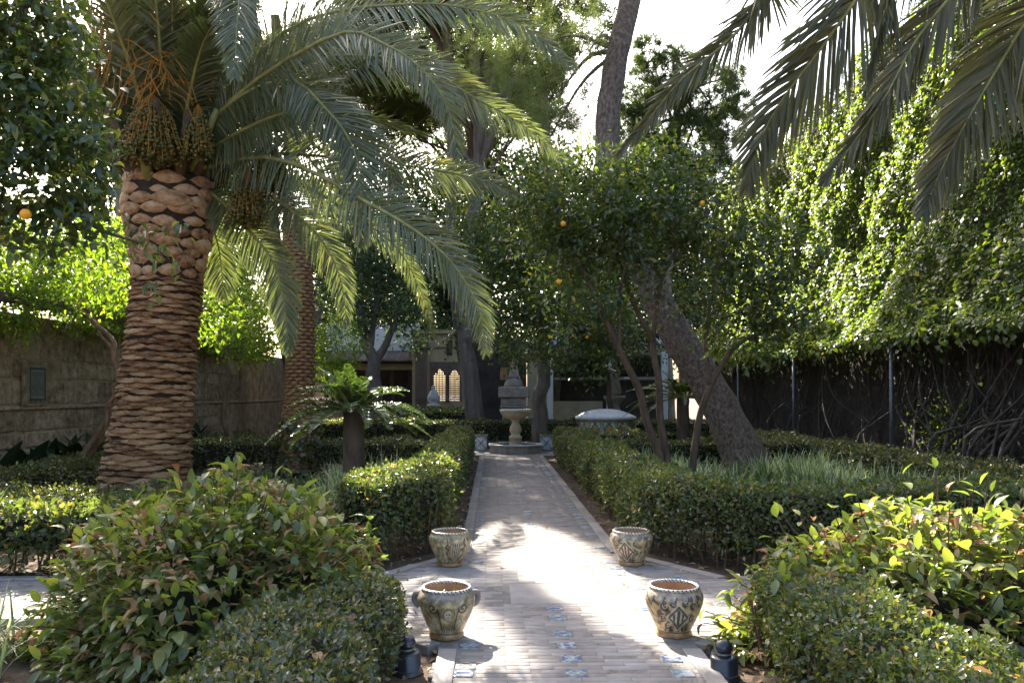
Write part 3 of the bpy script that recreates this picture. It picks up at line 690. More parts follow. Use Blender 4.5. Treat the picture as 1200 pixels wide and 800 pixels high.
# double arched window: brown surround with openings, mullion column, lattice
def arch_panel(a, b, top, bot, openings, y0, y1, ogee=True):
    """flat panel with pointed openings, built as columns of strips"""
    mb = MB(); xs = set([a, b])
    for (l, r, sp, ap) in openings:
        for t in np.linspace(l, r, 13): xs.add(float(t))
    xs = sorted(xs)
    def head(x):
        for (l, r, sp, ap) in openings:
            if l-1e-6 <= x <= r+1e-6:
                u = abs((x-(l+r)/2)/((r-l)/2)); return sp-(sp-ap)*(1-u**1.6)**.75*(1 if u < 1 else 0)
        return None
    for x0, x1 in zip(xs[:-1], xs[1:]):
        h = head((x0+x1)/2)
        if h is None: mb.box(bx_(x0)-ox, bx_(x1)-ox, y0, y1, bz_(bot), bz_(top))
        else: mb.box(bx_(x0)-ox, bx_(x1)-ox, y0, y1, bz_(h), bz_(top))
    return mb
win = arch_panel(504.02, 540.98, 424.02, 469.98, [(508,522,441,432.5),(526.5,538.5,441,433)], -.05, .2).build('window', 'stone_brown', pav)
mb = MB()
for (l, r) in ((508,522),(526.5,538.5)):
    for x in np.linspace(l, r, 9): mb.box(bx_(x)-ox-.016, bx_(x)-ox+.016, .05, .07, bz_(470), bz_(433))
    for k in range(15):
        zl = bz_(470)+k*(bz_(434)-bz_(470))/14; mb.box(bx_(l)-ox, bx_(r)-ox, .072, .09, zl-.016, zl+.016)
mb.build('lattice', 'dark_wood', win)
m = MB().lathe([(.09,0),(.07,.06),(.055,.12),(.055,.95),(.09,1.05),(.09,1.12)], 12, (bx_(524.3)-ox, -.12, bz_(470))); m.build('mullion_column', 'stone_brown', win, True)
bpart('side_wall', 'plaster', 483, 489, 391, 512, .3, 3.0)

# low range with tiled roof, left of the pavilion
lg = thing('low_range', 'low building with a scalloped tile roof and white upper wall', 'building', None, (bx_(440), BY+1, 0)); ox = bx_(440)
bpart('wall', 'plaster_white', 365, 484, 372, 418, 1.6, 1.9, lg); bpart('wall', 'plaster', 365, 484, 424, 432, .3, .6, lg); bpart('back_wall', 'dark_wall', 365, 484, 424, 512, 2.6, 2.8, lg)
for a in (372,398,424,452,474): bpart('post', 'dark_wood', a, a+4, 432, 512, .3, .45, lg)
bpart('soffit', 'dark_wood', 365, 484, 421.5, 424, -.2, 1.6, lg)
for k in range(34):
    xx = bx_(366)+k*(bx_(483)-bx_(366))/33-ox
    MB().tube([(xx,-.35,bz_(421)),(xx,1.6,bz_(421)+.42)], .062, 8).build('roof_tile', 'roof_tile', lg, True)
# loggia on the right of the obelisk
lo = thing('loggia', 'dark open loggia with white posts and white beams behind the fountain garden', 'building', None, (bx_(700), BY, 0)); ox = bx_(700)
bpart('wall', 'plaster', 618, 648, 396, 512, .05, .3, lo); bpart('post', 'plaster_white', 641, 648, 420, 500, -.12, .04, lo); bpart('post', 'plaster_white', 711, 717.5, 402, 500, -.12, .1, lo); bpart('post', 'plaster_white', 775, 782, 412, 500, -.12, .1, lo)
bpart('lintel', 'plaster', 648, 800, 408, 417, -.05, .3, lo); bpart('transom', 'stone_grey', 649, 710, 442, 445, .0, .12, lo); bpart('transom', 'stone_grey', 718, 775, 441.5, 445, .0, .12, lo)
bpart('sign', 'marble', 731, 738, 441.6, 444, -.03, -.001, lo)
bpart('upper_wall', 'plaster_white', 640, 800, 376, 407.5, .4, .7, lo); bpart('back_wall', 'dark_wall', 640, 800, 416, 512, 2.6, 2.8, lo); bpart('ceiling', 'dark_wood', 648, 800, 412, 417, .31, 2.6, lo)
bpart('dado', 'plaster', 650, 708, 470, 512, .4, .55, lo)
for k in range(26):
    xx = bx_(618)+k*(bx_(800)-bx_(618))/25-ox
    MB().tube([(xx,-.3,bz_(404.5)),(xx,.4,bz_(402))], .06, 8).build('roof_tile', 'roof_tile', lo, True)
bw = thing('link_wall', 'dim recess with a warm orange shutter behind the obelisk', 'wall', None, (bx_(580), BY+.6, 0)); ox = bx_(580)
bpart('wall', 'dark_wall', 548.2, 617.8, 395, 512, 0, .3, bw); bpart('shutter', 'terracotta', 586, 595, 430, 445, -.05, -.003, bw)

# ================================================================== STONE FURNITURE
fp = np.array([.62, 21.7])
f = thing('fountain', 'golden stone fountain bowl on a baluster stem in a low octagonal basin', 'fountain', None, (fp[0], fp[1], 0))
mb = MB(); R = .76
prof = [(R,0),(R,.17),(R+.03,.185),(R+.03,.215),(R-.13,.215),(R-.13,.06),(0,.06)]
mb.lathe(prof, 8, (0,0,0), math.pi/8); mb.build('basin', 'stone_grey', f, bevel=.008)
MB().lathe([(R+.034,.2165),(R+.034,.236),(R-.134,.236),(R-.134,.2165),(R+.034,.2165)], 8, (0,0,0), math.pi/8, False).build('basin_rim', 'marble', f, bevel=.006)
MB().lathe([(R-.14,.15),(0,.151)], 8, (0,0,0), math.pi/8).build('water', 'water', f)
MB().lathe([(.17,.05),(.17,.12),(.165,.12),(.165,.36),(.18,.38),(.18,.43),(.13,.46),(.12,.5),(.165,.58),(.17,.64),(.14,.72),(.1,.8),(.095,.84),(.13,.87),(.14,.9)], 24).build('stem', 'stone', f, True)
MB().lathe([(.14,.9),(.26,.935),(.36,1.0),(.41,1.07),(.415,1.1),(.43,1.105),(.43,1.15),(.37,1.15),(.35,1.08),(.2,1.02),(0,1.0)], 32).build('bowl', 'stone', f, True)
MB().lathe([(.432,1.1505),(.436,1.165),(.42,1.178),(.37,1.175),(.368,1.152),(.432,1.1505)], 32, cap=False).build('bowl_rim', 'marble', f, True)
def planter(label, x, Y):
    t = thing('tiled_planter', label, 'planter', 'blue tiled planters by the fountain', (x, Y, 0))
    MB().box(-.17,.17,-.17,.17,0,.42).build('box', 'stone_grey', t, bevel=.01); MB().box(-.185,.185,-.185,.185,.4205,.45).build('rim', 'stone_grey', t, bevel=.006)
    MB().box(-.14,.14,-.14,.14,.451,.458).build('soil', 'pot_soil', t)
    N = 12; q = np.zeros((N,N), int); pal = np.array([(.6,.62,.62),(.05,.12,.4),(.2,.42,.5),(.5,.5,.3)])
    for j in range(N):
        for k in range(N):
            u, v_ = abs(k-5.5), abs(j-5.5); q[j,k] = 1 if abs(u-v_) < 1 else (2 if u+v_ > 8 else (1 if 4.5 < max(u,v_) < 5.2 else (3 if u+v_ < 2.5 else 0)))
    g0 = np.linspace(-.155,.155,N+1); z0 = np.linspace(.04,.39,N+1)
    for (sx, ax) in ((-1,'y'),(1,'x'),(-1,'x')):
        V = []
        for z in z0:
            for a in g0: V.append((a,-.174,z) if ax == 'y' else (sx*.174,a,z))
        F = [(j*(N+1)+k, j*(N+1)+k+1, (j+1)*(N+1)+k+1, (j+1)*(N+1)+k) for j in range(N) for k in range(N)]
        link('tile_panel', np_mesh('tile_panel', V, np.array(F), cols=pal[q].reshape(-1,3)), 'tile_glaze', t)
    tuft('plant', None, None, np.array([(0,0,.455)]), 16, .2, .2, .03, 'strap_leaf', None, t)
planter('square blue and white tiled planter beside the fountain basin, hedge end with cycad near it', -.33, 22.35)
planter('square blue and white tiled planter beside the fountain, at the foot of the pale trunk', 1.5, 22.35)
ob = thing('obelisk', 'weathered stone obelisk on a square pedestal behind the fountain', 'monument', None, (P(602,450,25)[0], 25, -.05))
mb = MB().box(-.36,.36,-.36,.36,0,1.15+.05); mb.build('pedestal', 'stone_grey', ob, bevel=.02)
MB().box(-.42,.42,-.42,.42,1.2,1.28).build('moulding', 'stone_grey', ob, bevel=.02); MB().box(-.4,.4,-.4,.4,1.281,1.52).build('frieze', 'stone_grey', ob, bevel=.02); MB().box(-.48,.48,-.48,.48,1.521,1.87).build('cornice', 'stone_grey', ob, bevel=.04)
MB().lathe([(.3,1.871),(.3,1.92),(.27,2.03),(.18,2.13),(.1,2.16)], 20).build('dome', 'stone_grey', ob, True)
MB().lathe([(.26,2.1605),(.26,2.2),(.235,2.2),(.03,2.83),(0,2.86)], 4, (0,0,0), math.pi/4).build('spire', 'stone_grey', ob)
MB().box(-.3,.3,-.375,-.361,.3,1.05).build('panel', 'stone_grey', ob, bevel=.008)
tb = thing('domed_basin', 'low tiled round basin with a white domed cover', 'basin', None, (P(713,485,22)[0], 22.6, -.05))
MB().lathe([(.76,0),(.76,.93)], 12, (0,0,0), .26).build('body', 'stone', tb, bevel=.01)
MB().lathe([(.86,.931),(.86,1.0),(.78,1.04),(.6,1.12),(.4,1.18),(.2,1.21),(0,1.22)], 32).build('dome', 'marble', tb, True)
pal = np.array([(.62,.6,.55),(.5,.3,.07),(.08,.12,.3),(.28,.35,.2)])
for k in range(12):
    a0 = .26+2*math.pi*k/12; a1 = a0+2*math.pi/12; p0 = np.array([math.cos(a0),math.sin(a0)])*.766; p1 = np.array([math.cos(a1),math.sin(a1)])*.766
    N = 8; V = []; q = []
    for z in np.linspace(.42,.9,N+1):
        for t in np.linspace(.04,.96,N+1): e = p0+(p1-p0)*t; V.append((e[0],e[1],z))
    for j in range(N):
        for i in range(N): u, v_ = abs(i-3.5), abs(j-3.5); q.append(1 if u+v_ < 2.6 else (2 if u+v_ < 3.6 else (3 if max(u,v_) > 3 else 0)))
    F = [(j*(N+1)+i, j*(N+1)+i+1, (j+1)*(N+1)+i+1, (j+1)*(N+1)+i) for j in range(N) for i in range(N)]
    link('tile_panel', np_mesh('tile_panel', V, np.array(F), cols=pal[q]), 'tile_glaze', tb)
st = thing('garden_statue', 'grey stone figure on a pedestal in front of the loggia', 'statue', None, (P(720,470,26.5)[0], 26.5, -.05))
MB().box(-.34,.34,-.34,.34,0,.9).build('plinth', 'stone_grey', st, bevel=.03); MB().lathe([(.3,.901),(.34,1.0),(.2,1.1),(.17,1.3),(.3,1.42),(.36,1.5),(.36,1.58)], 20).build('pedestal', 'stone_grey', st, True)
MB().lathe([(.2,1.581),(.24,1.7),(.19,1.95),(.14,2.15),(.2,2.3),(.19,2.42),(.07,2.5),(.065,2.54),(.1,2.6),(.11,2.68),(.08,2.76),(0,2.79)], 18).build('figure', 'stone_grey', st, True)
fi = thing('stone_finial', 'small stone pineapple finial on a pier beside the lattice window', 'finial', None, (P(508,470,28)[0], 28, -.05))
MB().box(-.22,.22,-.22,.22,0,1.2).build('pier', 'stone_grey', fi, bevel=.02); MB().lathe([(.24,1.201),(.24,1.26),(.12,1.3),(.2,1.4),(.22,1.52),(.15,1.68),(.06,1.8),(.08,1.86),(0,1.94)], 16).build('finial', 'marble', fi, True)
bal = thing('stone_balustrade', 'low stone garden wall running from the finial pier', 'wall', None, (-3.9, 28, -.05))
MB().box(-1.9,1.5,-.14,.14,0,1.05).build('wall', 'stone_grey', bal, bevel=.02); MB().box(-1.9,1.5,-.19,.19,1.051,1.13).build('coping', 'stone_grey', bal, bevel=.02)

# ================================================================== PAINTED POTS
def pot(label, x, Y, Rm, H, style, face, handles):
    t = thing('glazed_pot', label, 'plant pot', 'painted pots at the corners of the crossing', (x, Y, .004)); t.rotation_euler = (0,0,face)
    hs = np.array([0,.04,.07,.10,.25,.45,.62,.75,.84,.90,.93]); rs = np.array([.60,.61,.60,.575,.70,.86,.97,1.0,.965,.885,.82])
    NT, NH = 240, 84; v = np.linspace(0,.93,NH); r = np.interp(v, hs, rs)
    k = np.ones(7)/7; rp = np.pad(r, 3, mode='edge'); r2 = np.convolve(rp, k, 'valid'); r = np.where(v > .12, r2, r)*Rm
    th = np.linspace(0, 2*math.pi, NT, endpoint=False)-math.pi/2          # local -Y is the painted front
    V = np.array([(rr*math.cos(a), rr*math.sin(a), vv*H) for rr, vv in zip(r, v) for a in th])
    F = np.array([(i*NT+k, i*NT+(k+1) % NT, (i+1)*NT+(k+1) % NT, (i+1)*NT+k) for i in range(NH-1) for k in range(NT)])
    # paint: u across in units of pot height, v up
    uc = ((np.arange(NT)+.5)/NT*2*math.pi+math.pi) % (2*math.pi)-math.pi; U = np.tile(uc*Rm/H*1.0, (NH-1,1)); W_ = np.repeat(((v[1:]+v[:-1])/2)[:, None], NT, 1)
    tone = .5+.5*wob(np.stack([U*3, W_*4, W_*0], -1), 2, style)
    beige = np.array([.6,.4,.18]); green = np.array([.4,.32,.16]); cobalt = np.array([.06,.065,.15]); dark = np.array([.05,.04,.045]); pale = np.array([.56,.5,.36])
    base = green if style in (1,2,3) else beige
    C = base[None,None]*(.75+.4*tone[..., None]); mix = np.clip(tone*1.4-.5, 0, 1)[..., None]*(.75 if style in (1,2,3) else .4); C = C*(1-mix)+beige*mix
    def paint(mask, col, a=.9):
        nonlocal C
        mk = mask[..., None]*a; C = C*(1-mk)+np.array(col)*mk
    def stroke(pts, wd, col, a=.9):
        d = np.full(U.shape, 9.); pts = np.array(pts)
        for p_, q_ in zip(pts[:-1], pts[1:]):
            e = q_-p_; L2 = e@e+1e-9; tt = np.clip(((U-p_[0])*e[0]+(W_-p_[1])*e[1])/L2, 0, 1)
            d = np.minimum(d, np.hypot(U-p_[0]-tt*e[0], W_-p_[1]-tt*e[1]))
        paint(np.clip((wd-d)/.008+.5, 0, 1), col, a)
    def spiral(cx, cy, r0, s=1, turns=1.4, rot=0.):
        a = np.linspace(0, turns*2*math.pi, 26); rr = r0*(1-a/a[-1]*.85); return np.column_stack([cx+rr*np.cos(s*a+rot), cy+rr*np.sin(s*a+rot)])
    umax = math.pi*Rm/H
    arab = np.cos(15*U+3.2*np.sin(9*W_+style))*np.cos(14*W_+2.6*np.sin(10*U+style*2))
    paint(np.clip((arab-.38)/.12, 0, 1)*((W_ > .13) & (W_ < .86)), dark if style in (0,) else (.12,.1,.08), .8 if style in (0,2) else .45); paint(np.clip((-.5-arab)/.12, 0, 1)*((W_ > .13) & (W_ < .86)), pale*1.1, .7)
    paint((W_ > .8).astype(float), cobalt*1.6 if style != 1 else green*.7, .28); paint((W_ < .1).astype(float), (.33,.18,.07), .85); paint(((W_ > .1) & (W_ < .125)).astype(float), dark, .8)
    cs = [0, 2*umax/3, -2*umax/3]
    for ci in cs:
        if style in (0, 2):            # lozenge with bars
            s_ = .24 if style == 0 else .27; cy = .44
            dm = np.abs(U-ci)/(s_*.95)+np.abs(W_-cy)/s_
            paint((dm < 1.22).astype(float), pale); paint(((dm < 1.05) & (dm > .8)).astype(float), dark); paint((dm < .72).astype(float), pale*1.1)
            for b in (-.105,-.01,.085): paint(((dm < .76) & (np.abs(U-ci-b-.01) < .026)).astype(float), dark if style == 0 else (.16,.05,.04))
        if style in (1,):              # shield with bars and stepped zigzags
            cy = .5; sh = (np.abs(U-ci) < .15*np.clip((W_-.22)/.3, 0, 1)**.6) & (W_ < .68) & (W_ > .24)
            paint(sh.astype(float), pale*1.1)
            for b in (-.1,-.035,.035,.1): paint((sh & (np.abs(U-ci-b) < .018)).astype(float), (.12,.05,.04))
            for s in (-1,1):
                stroke([(ci+s*.27,.82),(ci+s*.24,.68),(ci+s*.32,.6),(ci+s*.22,.52),(ci+s*.3,.42),(ci+s*.24,.28),(ci+s*.1,.17)], .02, (.1,.045,.04)); stroke([(ci+s*.33,.8),(ci+s*.39,.5),(ci+s*.33,.2)], .022, pale)
        if style == 3:                 # head medallion among scrolls
            stroke(spiral(ci,.54,.14,1,1.1), .018, green*.45); e = ((U-ci)/.075)**2+((W_-.53)/.1)**2; paint((e < 1).astype(float), pale*1.1)
            for s in (-1,1): paint((((U-ci-s*.028)/.013)**2+((W_-.55)/.012)**2 < 1).astype(float), dark)
            stroke([(ci-.02,.485),(ci+.02,.485)], .006, dark)
            for s in (-1,1):
                stroke(np.vstack([[(ci+s*.16,.2)], spiral(ci+s*.32,.66,.11,s,1.3,math.pi*(.5+.5*s))]), .017, dark); stroke(spiral(ci+s*.3,.36,.1,-s,1.3,1.5), .014, pale); stroke([(ci+s*.02,.34),(ci+s*.1,.16)], .012, beige*.6); stroke([(ci+s*.08,.36),(ci+s*.2,.17)], .01, beige*.55)
            stroke([(ci-.22,.17),(ci+.22,.17)], .03, pale)
            for b in np.linspace(-.18,.18,6): stroke([(ci+b,.15),(ci+b+.02,.2)], .011, dark)
        if style in (0, 2):
            for s in (-1,1):
                for (dx, dy, r0, rt) in ((.3,.66,.085,0),(.36,.42,.09,2),(.28,.24,.07,4),(.12,.72,.06,1),(.17,.2,.05,3)):
                    stroke(spiral(ci+s*dx, dy, r0, s, 1.35, rt), .021, dark if style == 0 else (.09,.07,.05)); stroke(spiral(ci+s*dx+.03, dy+.02, r0*.8, -s, 1.1, rt+2), .009, pale, .8)
    if style == 0:
        for k2 in range(15):
            a = -umax+2*umax*k2/15; stroke(spiral(a,.8,.055,1 if k2 % 2 else -1,1.2,k2), .013, pale); stroke([(a+.04,.72),(a+.08,.84)], .014, cobalt*.7)
    body = link('body', np_mesh('body', V, F, smooth=True, cols=C.reshape(-1,3)), 'glaze', t)
    # rope rim
    NR, NS = 108, 10; ri = Rm*.815; rt = Rm*.062; V = []; cols = []
    for a in range(NR):
        al = 2*math.pi*a/NR
        for b in range(NS):
            be = 2*math.pi*b/NS; q = rt*(1+.12*math.sin(al*36+be*2)); V.append(((ri+q*math.cos(be))*math.cos(al), (ri+q*math.cos(be))*math.sin(al), H*.945+q*math.sin(be)))
    F = []
    for a in range(NR):
        for b in range(NS):
            F.append((a*NS+b, ((a+1) % NR)*NS+b, ((a+1) % NR)*NS+(b+1) % NS, a*NS+(b+1) % NS)); sw = math.sin(2*math.pi*a/NR*36+2*math.pi*b/NS*2)
            cols.append((.6,.55,.42) if sw > -.25 else ((.04,.045,.12) if style in (0,3) else (.13,.08,.05)))
    link('rim', np_mesh('rim', V, np.array(F), smooth=True, cols=np.array(cols)), 'glaze', t)
    MB().lathe([(Rm*.79,.955*H),(Rm*.77,.88*H),(Rm*.82,.7*H)], 40, cap=False).build('inner_wall', 'terracotta', t, True)
    MB().lathe([(Rm*.84,.70*H),(Rm*.5,.72*H),(0,.73*H)], 28).build('soil', 'pot_soil', t, True)
    if handles:
        for s in (-1, 1):
            c = spline([(s*Rm*.93,.03,H*.82),(s*Rm*1.07,.04,H*.81),(s*Rm*1.11,.05,H*.72),(s*Rm*1.06,.04,H*.63),(s*Rm*.95,.03,H*.58)], 12)
            MB().tube(c, [.02]*12, 8).build('handle', 'stone_grey', t, True)
        tuft('weed', None, None, np.array([(.03,-.02,.73*H),(-.05,.03,.73*H)]), 6, .06, .11, .014, 'vine_leaf', None, t)
    return t
def facing(x, Y, extra=0.): return -math.atan2(x, Y)+extra
pot('blue and cream glazed pot with a barred lozenge, beside the round-topped lamp', 1.205, 5.30, .193, .335, 0, facing(1.205,5.3,.18), False)
pot('two-handled glazed pot with a face medallion and a small weed in its soil', -.305, 5.26, .19, .335, 3, facing(-.305,5.26,.05), True)
pot('green glazed pot with a striped shield and zigzags, by the sunlit hedge corner', -.40, 7.45, .2, .325, 1, facing(-.4,7.45,.3), False)
pot('green and cream glazed pot with a barred lozenge, against the long hedge corner', 1.30, 7.48, .2, .325, 2, facing(1.3,7.48,-.3), False)

# ================================================================== GARDEN LAMPS
def lamp(label, p, ball=True):
    t = thing('garden_lamp', label, 'lamp', 'black garden lamps beside the path', (p[0], p[1], -.05)); t.rotation_euler = (0,.06,rng.random()*6)
    MB().lathe([(.09,0),(.09,.012),(.078,.02),(.078,.125),(.07,.134),(.045,.138)], 28).build('body', 'lamp_black', t, True)
    MB().lathe([(.036,.1385),(.042,.146),(.042,.156),(.036,.158)], 24).build('lens', 'lamp_glass', t, True)
    a = np.linspace(0, math.pi/2, 9); prof = [(.046,.1585)]+[(.054*math.cos(x), .176+.054*math.sin(x)) for x in a]
    MB().lathe(prof, 28).build('cap', 'lamp_black', t, True)
    MB().lathe([(.077,.03),(.0805,.03),(.0805,.036),(.077,.036),(.077,.03)], 28, cap=False).build('band', 'iron', t)
lamp('black domed garden lamp in the bed below the blue lozenge pot', (1.345,4.62))
lamp('black garden lamp half hidden by leaves below the two-handled pot', (-.5,4.7))
# aspidistra along the stone wall
for i, (Y, x) in enumerate([(12.6,-7.35),(13.4,-7.4),(14.2,-7.35),(15.2,-7.4),(16.1,-7.3),(17.2,-7.4),(18.4,-7.4),(19.6,-7.3)]):
    t = thing('aspidistra', 'dark broad-leaved plant at the foot of the stone wall', 'plant', 'dark plants along the stone wall', (x, Y, -.05)); k = 20
    a = rng.random(k)*2*math.pi; el = rng.uniform(.5,1.35,k); d = np.column_stack([np.cos(a)*np.cos(el), np.sin(a)*np.cos(el), np.sin(el)]); p = np.column_stack([rng.normal(0,.12,k), rng.normal(0,.2,k), rng.uniform(.1,.3,k)])
    T = T_oval(.33,.05,.2)
    for j in range(k):
        V, F, r = scatter(T, p[j:j+1], d[j:j+1], np.array([[0,0,1.]])+rvec(1)*.4, rng.uniform(.55,.85), rng.random(1)); link('leaf', np_mesh('leaf', V, F, r), 'aspidistra', t)
    mb = MB()
    for j in range(k): mb.tube([(p[j][0]*.4,p[j][1]*.4,0), p[j]], .008, 5, False)
    mb.build('stalks', 'aspidistra', t)

# ================================================================== PALMS
def frond_arrays(ctrl, nl, L, W, base_free=.14, up=(0,0,1), vee=.25, droop=.25, amin=.42, amax=1.15, ragged=.12, prof=None):
    c = spline(ctrl, 60); seg = np.linalg.norm(np.diff(c, axis=0), axis=1); s = np.concatenate([[0], np.cumsum(seg)]); s /= s[-1]
    t = np.repeat(np.linspace(base_free, .995, nl), 2); side = np.tile([-1., 1.], nl); n = len(t)
    tj = np.clip(t+rng.normal(0,.3/nl,n), 0, 1)
    pos = np.column_stack([np.interp(tj, s, c[:, k]) for k in range(3)]); tan = np.gradient(c, axis=0)
    T = nrm(np.column_stack([np.interp(tj, s, tan[:, k]) for k in range(3)])); up = np.asarray(up, float)
    Sd = nrm(np.cross(T, up)); N = np.cross(Sd, T)
    ang = amax+(amin-amax)*t**1.1+rng.normal(0,.07,n)
    d = nrm(T*np.cos(ang)[:, None]+Sd*(side*np.sin(ang))[:, None]+N*(vee+rng.normal(0,.1,n))[:, None])
    ln = L*np.clip(np.sin(math.pi*np.clip((t-base_free)/(1-base_free)*.86+.13, 0, 1))**.6, .12, 1)*(1-.25*t)*rng.uniform(1-ragged*1.5,1+ragged*.5,n)
    g = np.array([0,0,-1.]); wv = nrm(T-d*np.sum(T*d, 1)[:, None]+N*rng.normal(0,.35,(n,1)))
    dr = droop*rng.uniform(.6,1.5,n)
    P0 = pos; pts = []
    for u in (0, .35, .72, 1.0): pts.append(P0+d*(ln*u)[:, None]+g*(dr*ln*u*u)[:, None])
    wd = [W*.35, W*.5, W*.4]
    V = np.zeros((n,7,3))
    for i in range(3): V[:, 2*i] = pts[i]-wv*wd[i]; V[:, 2*i+1] = pts[i]+wv*wd[i]
    V[:, 6] = pts[3]
    TF = np.array([(0,1,3),(0,3,2),(2,3,5),(2,5,4),(4,5,6)]); F = TF[None]+(np.arange(n)*7)[:, None, None]
    shade_ = np.clip(rng.normal(.45,.2,n), 0, 1); dead = rng.random(n) < .02; shade_[dead] = 1
    return V.reshape(-1,3), F.reshape(-1,3), np.repeat(shade_, 7), c
def frond(root, off, ctrl, nl=95, L=.6, W=.027, r0=.042, mat='palm_leaf', **k):
    V, F, r, c = frond_arrays(ctrl, nl, L, W, **k)
    o = link('frond', np_mesh('frond', V-off, F, r), mat, root)
    MB().tube(c[::3]-off, np.linspace(1, .08, len(c[::3]))**1.2*r0, 7, False).build('rachis', 'rachis', o, True)
    return o
def free_frond(C0, az, el, L, dr, r=.3):
    h = np.array([math.sin(az), math.cos(az), 0]); t = np.linspace(0, 1, 7)[:, None]
    return C0+h*r+h*(L*math.cos(el)*t)+np.array([0,0,1.])*(L*math.sin(el)*t-dr*L*t*t)
# the big palm
c0 = P(168,600,10.0)
palm = thing('date_palm', 'stout date palm with diamond-scarred trunk, long fronds and orange fruit stalks', 'palm tree', None, (c0[0], 10.0, -.05)); off = np.array([c0[0], 10.0, -.05])
tc = np.array([P(164,640,10), P(170,560,10), P(180,480,10), P(189,400,10), P(196,330,10), P(199,285,10), P(200,250,10), P(201,212,10)])
tc[0][2] = -.1
trr = np.array([.60,.545,.47,.44,.425,.5,.59,.56]); tz = tc[:, 2]
def ptrunk(z): return np.array([np.interp(z, tz, tc[:, 0]), 10.0]), np.interp(z, tz, trr)
zs = np.linspace(-.1, 4.27, 30); MB().tube(np.array([[*ptrunk(z)[0], z] for z in zs])-off, [ptrunk(z)[1]-.03 for z in zs], 28).build('trunk_core', 'bark_palm_core', palm, True)
def scar(w, h, lip_b, lip_t, r):
    out_ = [(-.5,-.02),(-.27,.32),(0,.45),(.27,.32),(.5,-.02),(.27,-.36),(0,-.46),(-.27,-.36)]; V = []
    for (x, y) in out_:
        x, y = x*w*(1+rng.normal(0,.04)), y*h*(1+rng.normal(0,.06)); f = .5-y/h; V.append((x, y, lip_t+(lip_b-lip_t)*f-x*x/(2*r)+rng.normal(0,.004)))
    for (x, y) in out_: x, y = x*w*1.05, y*h*1.05; V.append((x, y, -.05-x*x/(2*r)))
    V.append((0, h*.05, lip_t+(lip_b-lip_t)*.42-.004))
    F = [(16,(i+1) % 8,i) for i in range(8)]+[(i,(i+1) % 8,(i+1) % 8+8) for i in range(8)]+[(i,(i+1) % 8+8,i+8) for i in range(8)]
    return np.array(V), np.array([f[::-1] for f in F])
SM = [np_mesh('leaf_base', *scar(.40,.094,.06,-.012,.47)) for _ in range(6)]; BG = [np_mesh('leaf_base', *scar(.3,.155,.028,.026,.55)) for _ in range(6)]
for me in SM: me.materials.append(MATS['leaf_base'])
for me in BG: me.materials.append(MATS['leaf_base_cut'])
sc = []; z = .05; row = 0
while z < 4.22:
    big = z > 3.05; nper = 10 if big else 9
    for k in range(nper):
        a = (k+.5*(row % 2))/nper*2*math.pi+rng.normal(0,.05)+row*.03; sc.append((z+rng.normal(0,.012)+.012*math.sin(a*2), a, big, 1+rng.normal(0,.13 if big else .07)))
    row += 1; z += .122 if big else .066
rest = []
sc.sort(key=lambda q: math.sin(q[1])-(.15 if q[2] else 0)); 
for i, (z, a, big, s) in enumerate(sc):
    c2, r = ptrunk(z); nx, ny = math.cos(a), math.sin(a); r2 = ptrunk(z+.05)[1]; tilt = math.atan2(r2-r, .05)
    z_ = np.array([nx,ny,-math.tan(tilt)*.8]); z_ /= np.linalg.norm(z_); x_ = np.array([-ny,nx,0]); y_ = np.cross(z_, x_)
    wsc = s*r/(.5 if big else .45); M = np.column_stack([x_*wsc, y_*s, z_*s]); p = np.array([c2[0]+nx*(r-.035), c2[1]+ny*(r-.035), z])-off
    me = (BG if big else SM)[i % 6]
    if i < 300:
        o = link('leaf_base', me, None, palm); o.matrix_local = Matrix([[*M[0],p[0]],[*M[1],p[1]],[*M[2],p[2]],[0,0,0,1]])
    else:
        co = np.zeros(len(me.vertices)*3); me.vertices.foreach_get('co', co); rest.append(co.reshape(-1,3)@M.T+p)
nv = 17; TF = scar(.29,.12,.05,0,.47)[1]
o = link('rear_leaf_bases', np_mesh('rear_leaf_bases', np.concatenate(rest), np.concatenate([TF+i*nv for i in range(len(rest))])), 'leaf_base', palm); o['kind'] = 'stuff'
for k in range(64):
    a = k*2.39996; q = .3+.24*((k % 8)/8); zb = 4.2+.05*(k % 5); p0 = np.array([tc[-1][0]+math.cos(a)*q, 10+math.sin(a)*q, zb]); el = rng.uniform(.7,1.25); dd = np.array([math.cos(a)*math.cos(el), math.sin(a)*math.cos(el), math.sin(el)]); ln = rng.uniform(.35,.8)
    MB().tube(np.array([p0-dd*.1, p0+dd*ln*.5, p0+dd*ln])-off, [.075,.055,.035], 7).build('petiole_stub', 'bark' if k % 3 else 'rachis', palm, True)
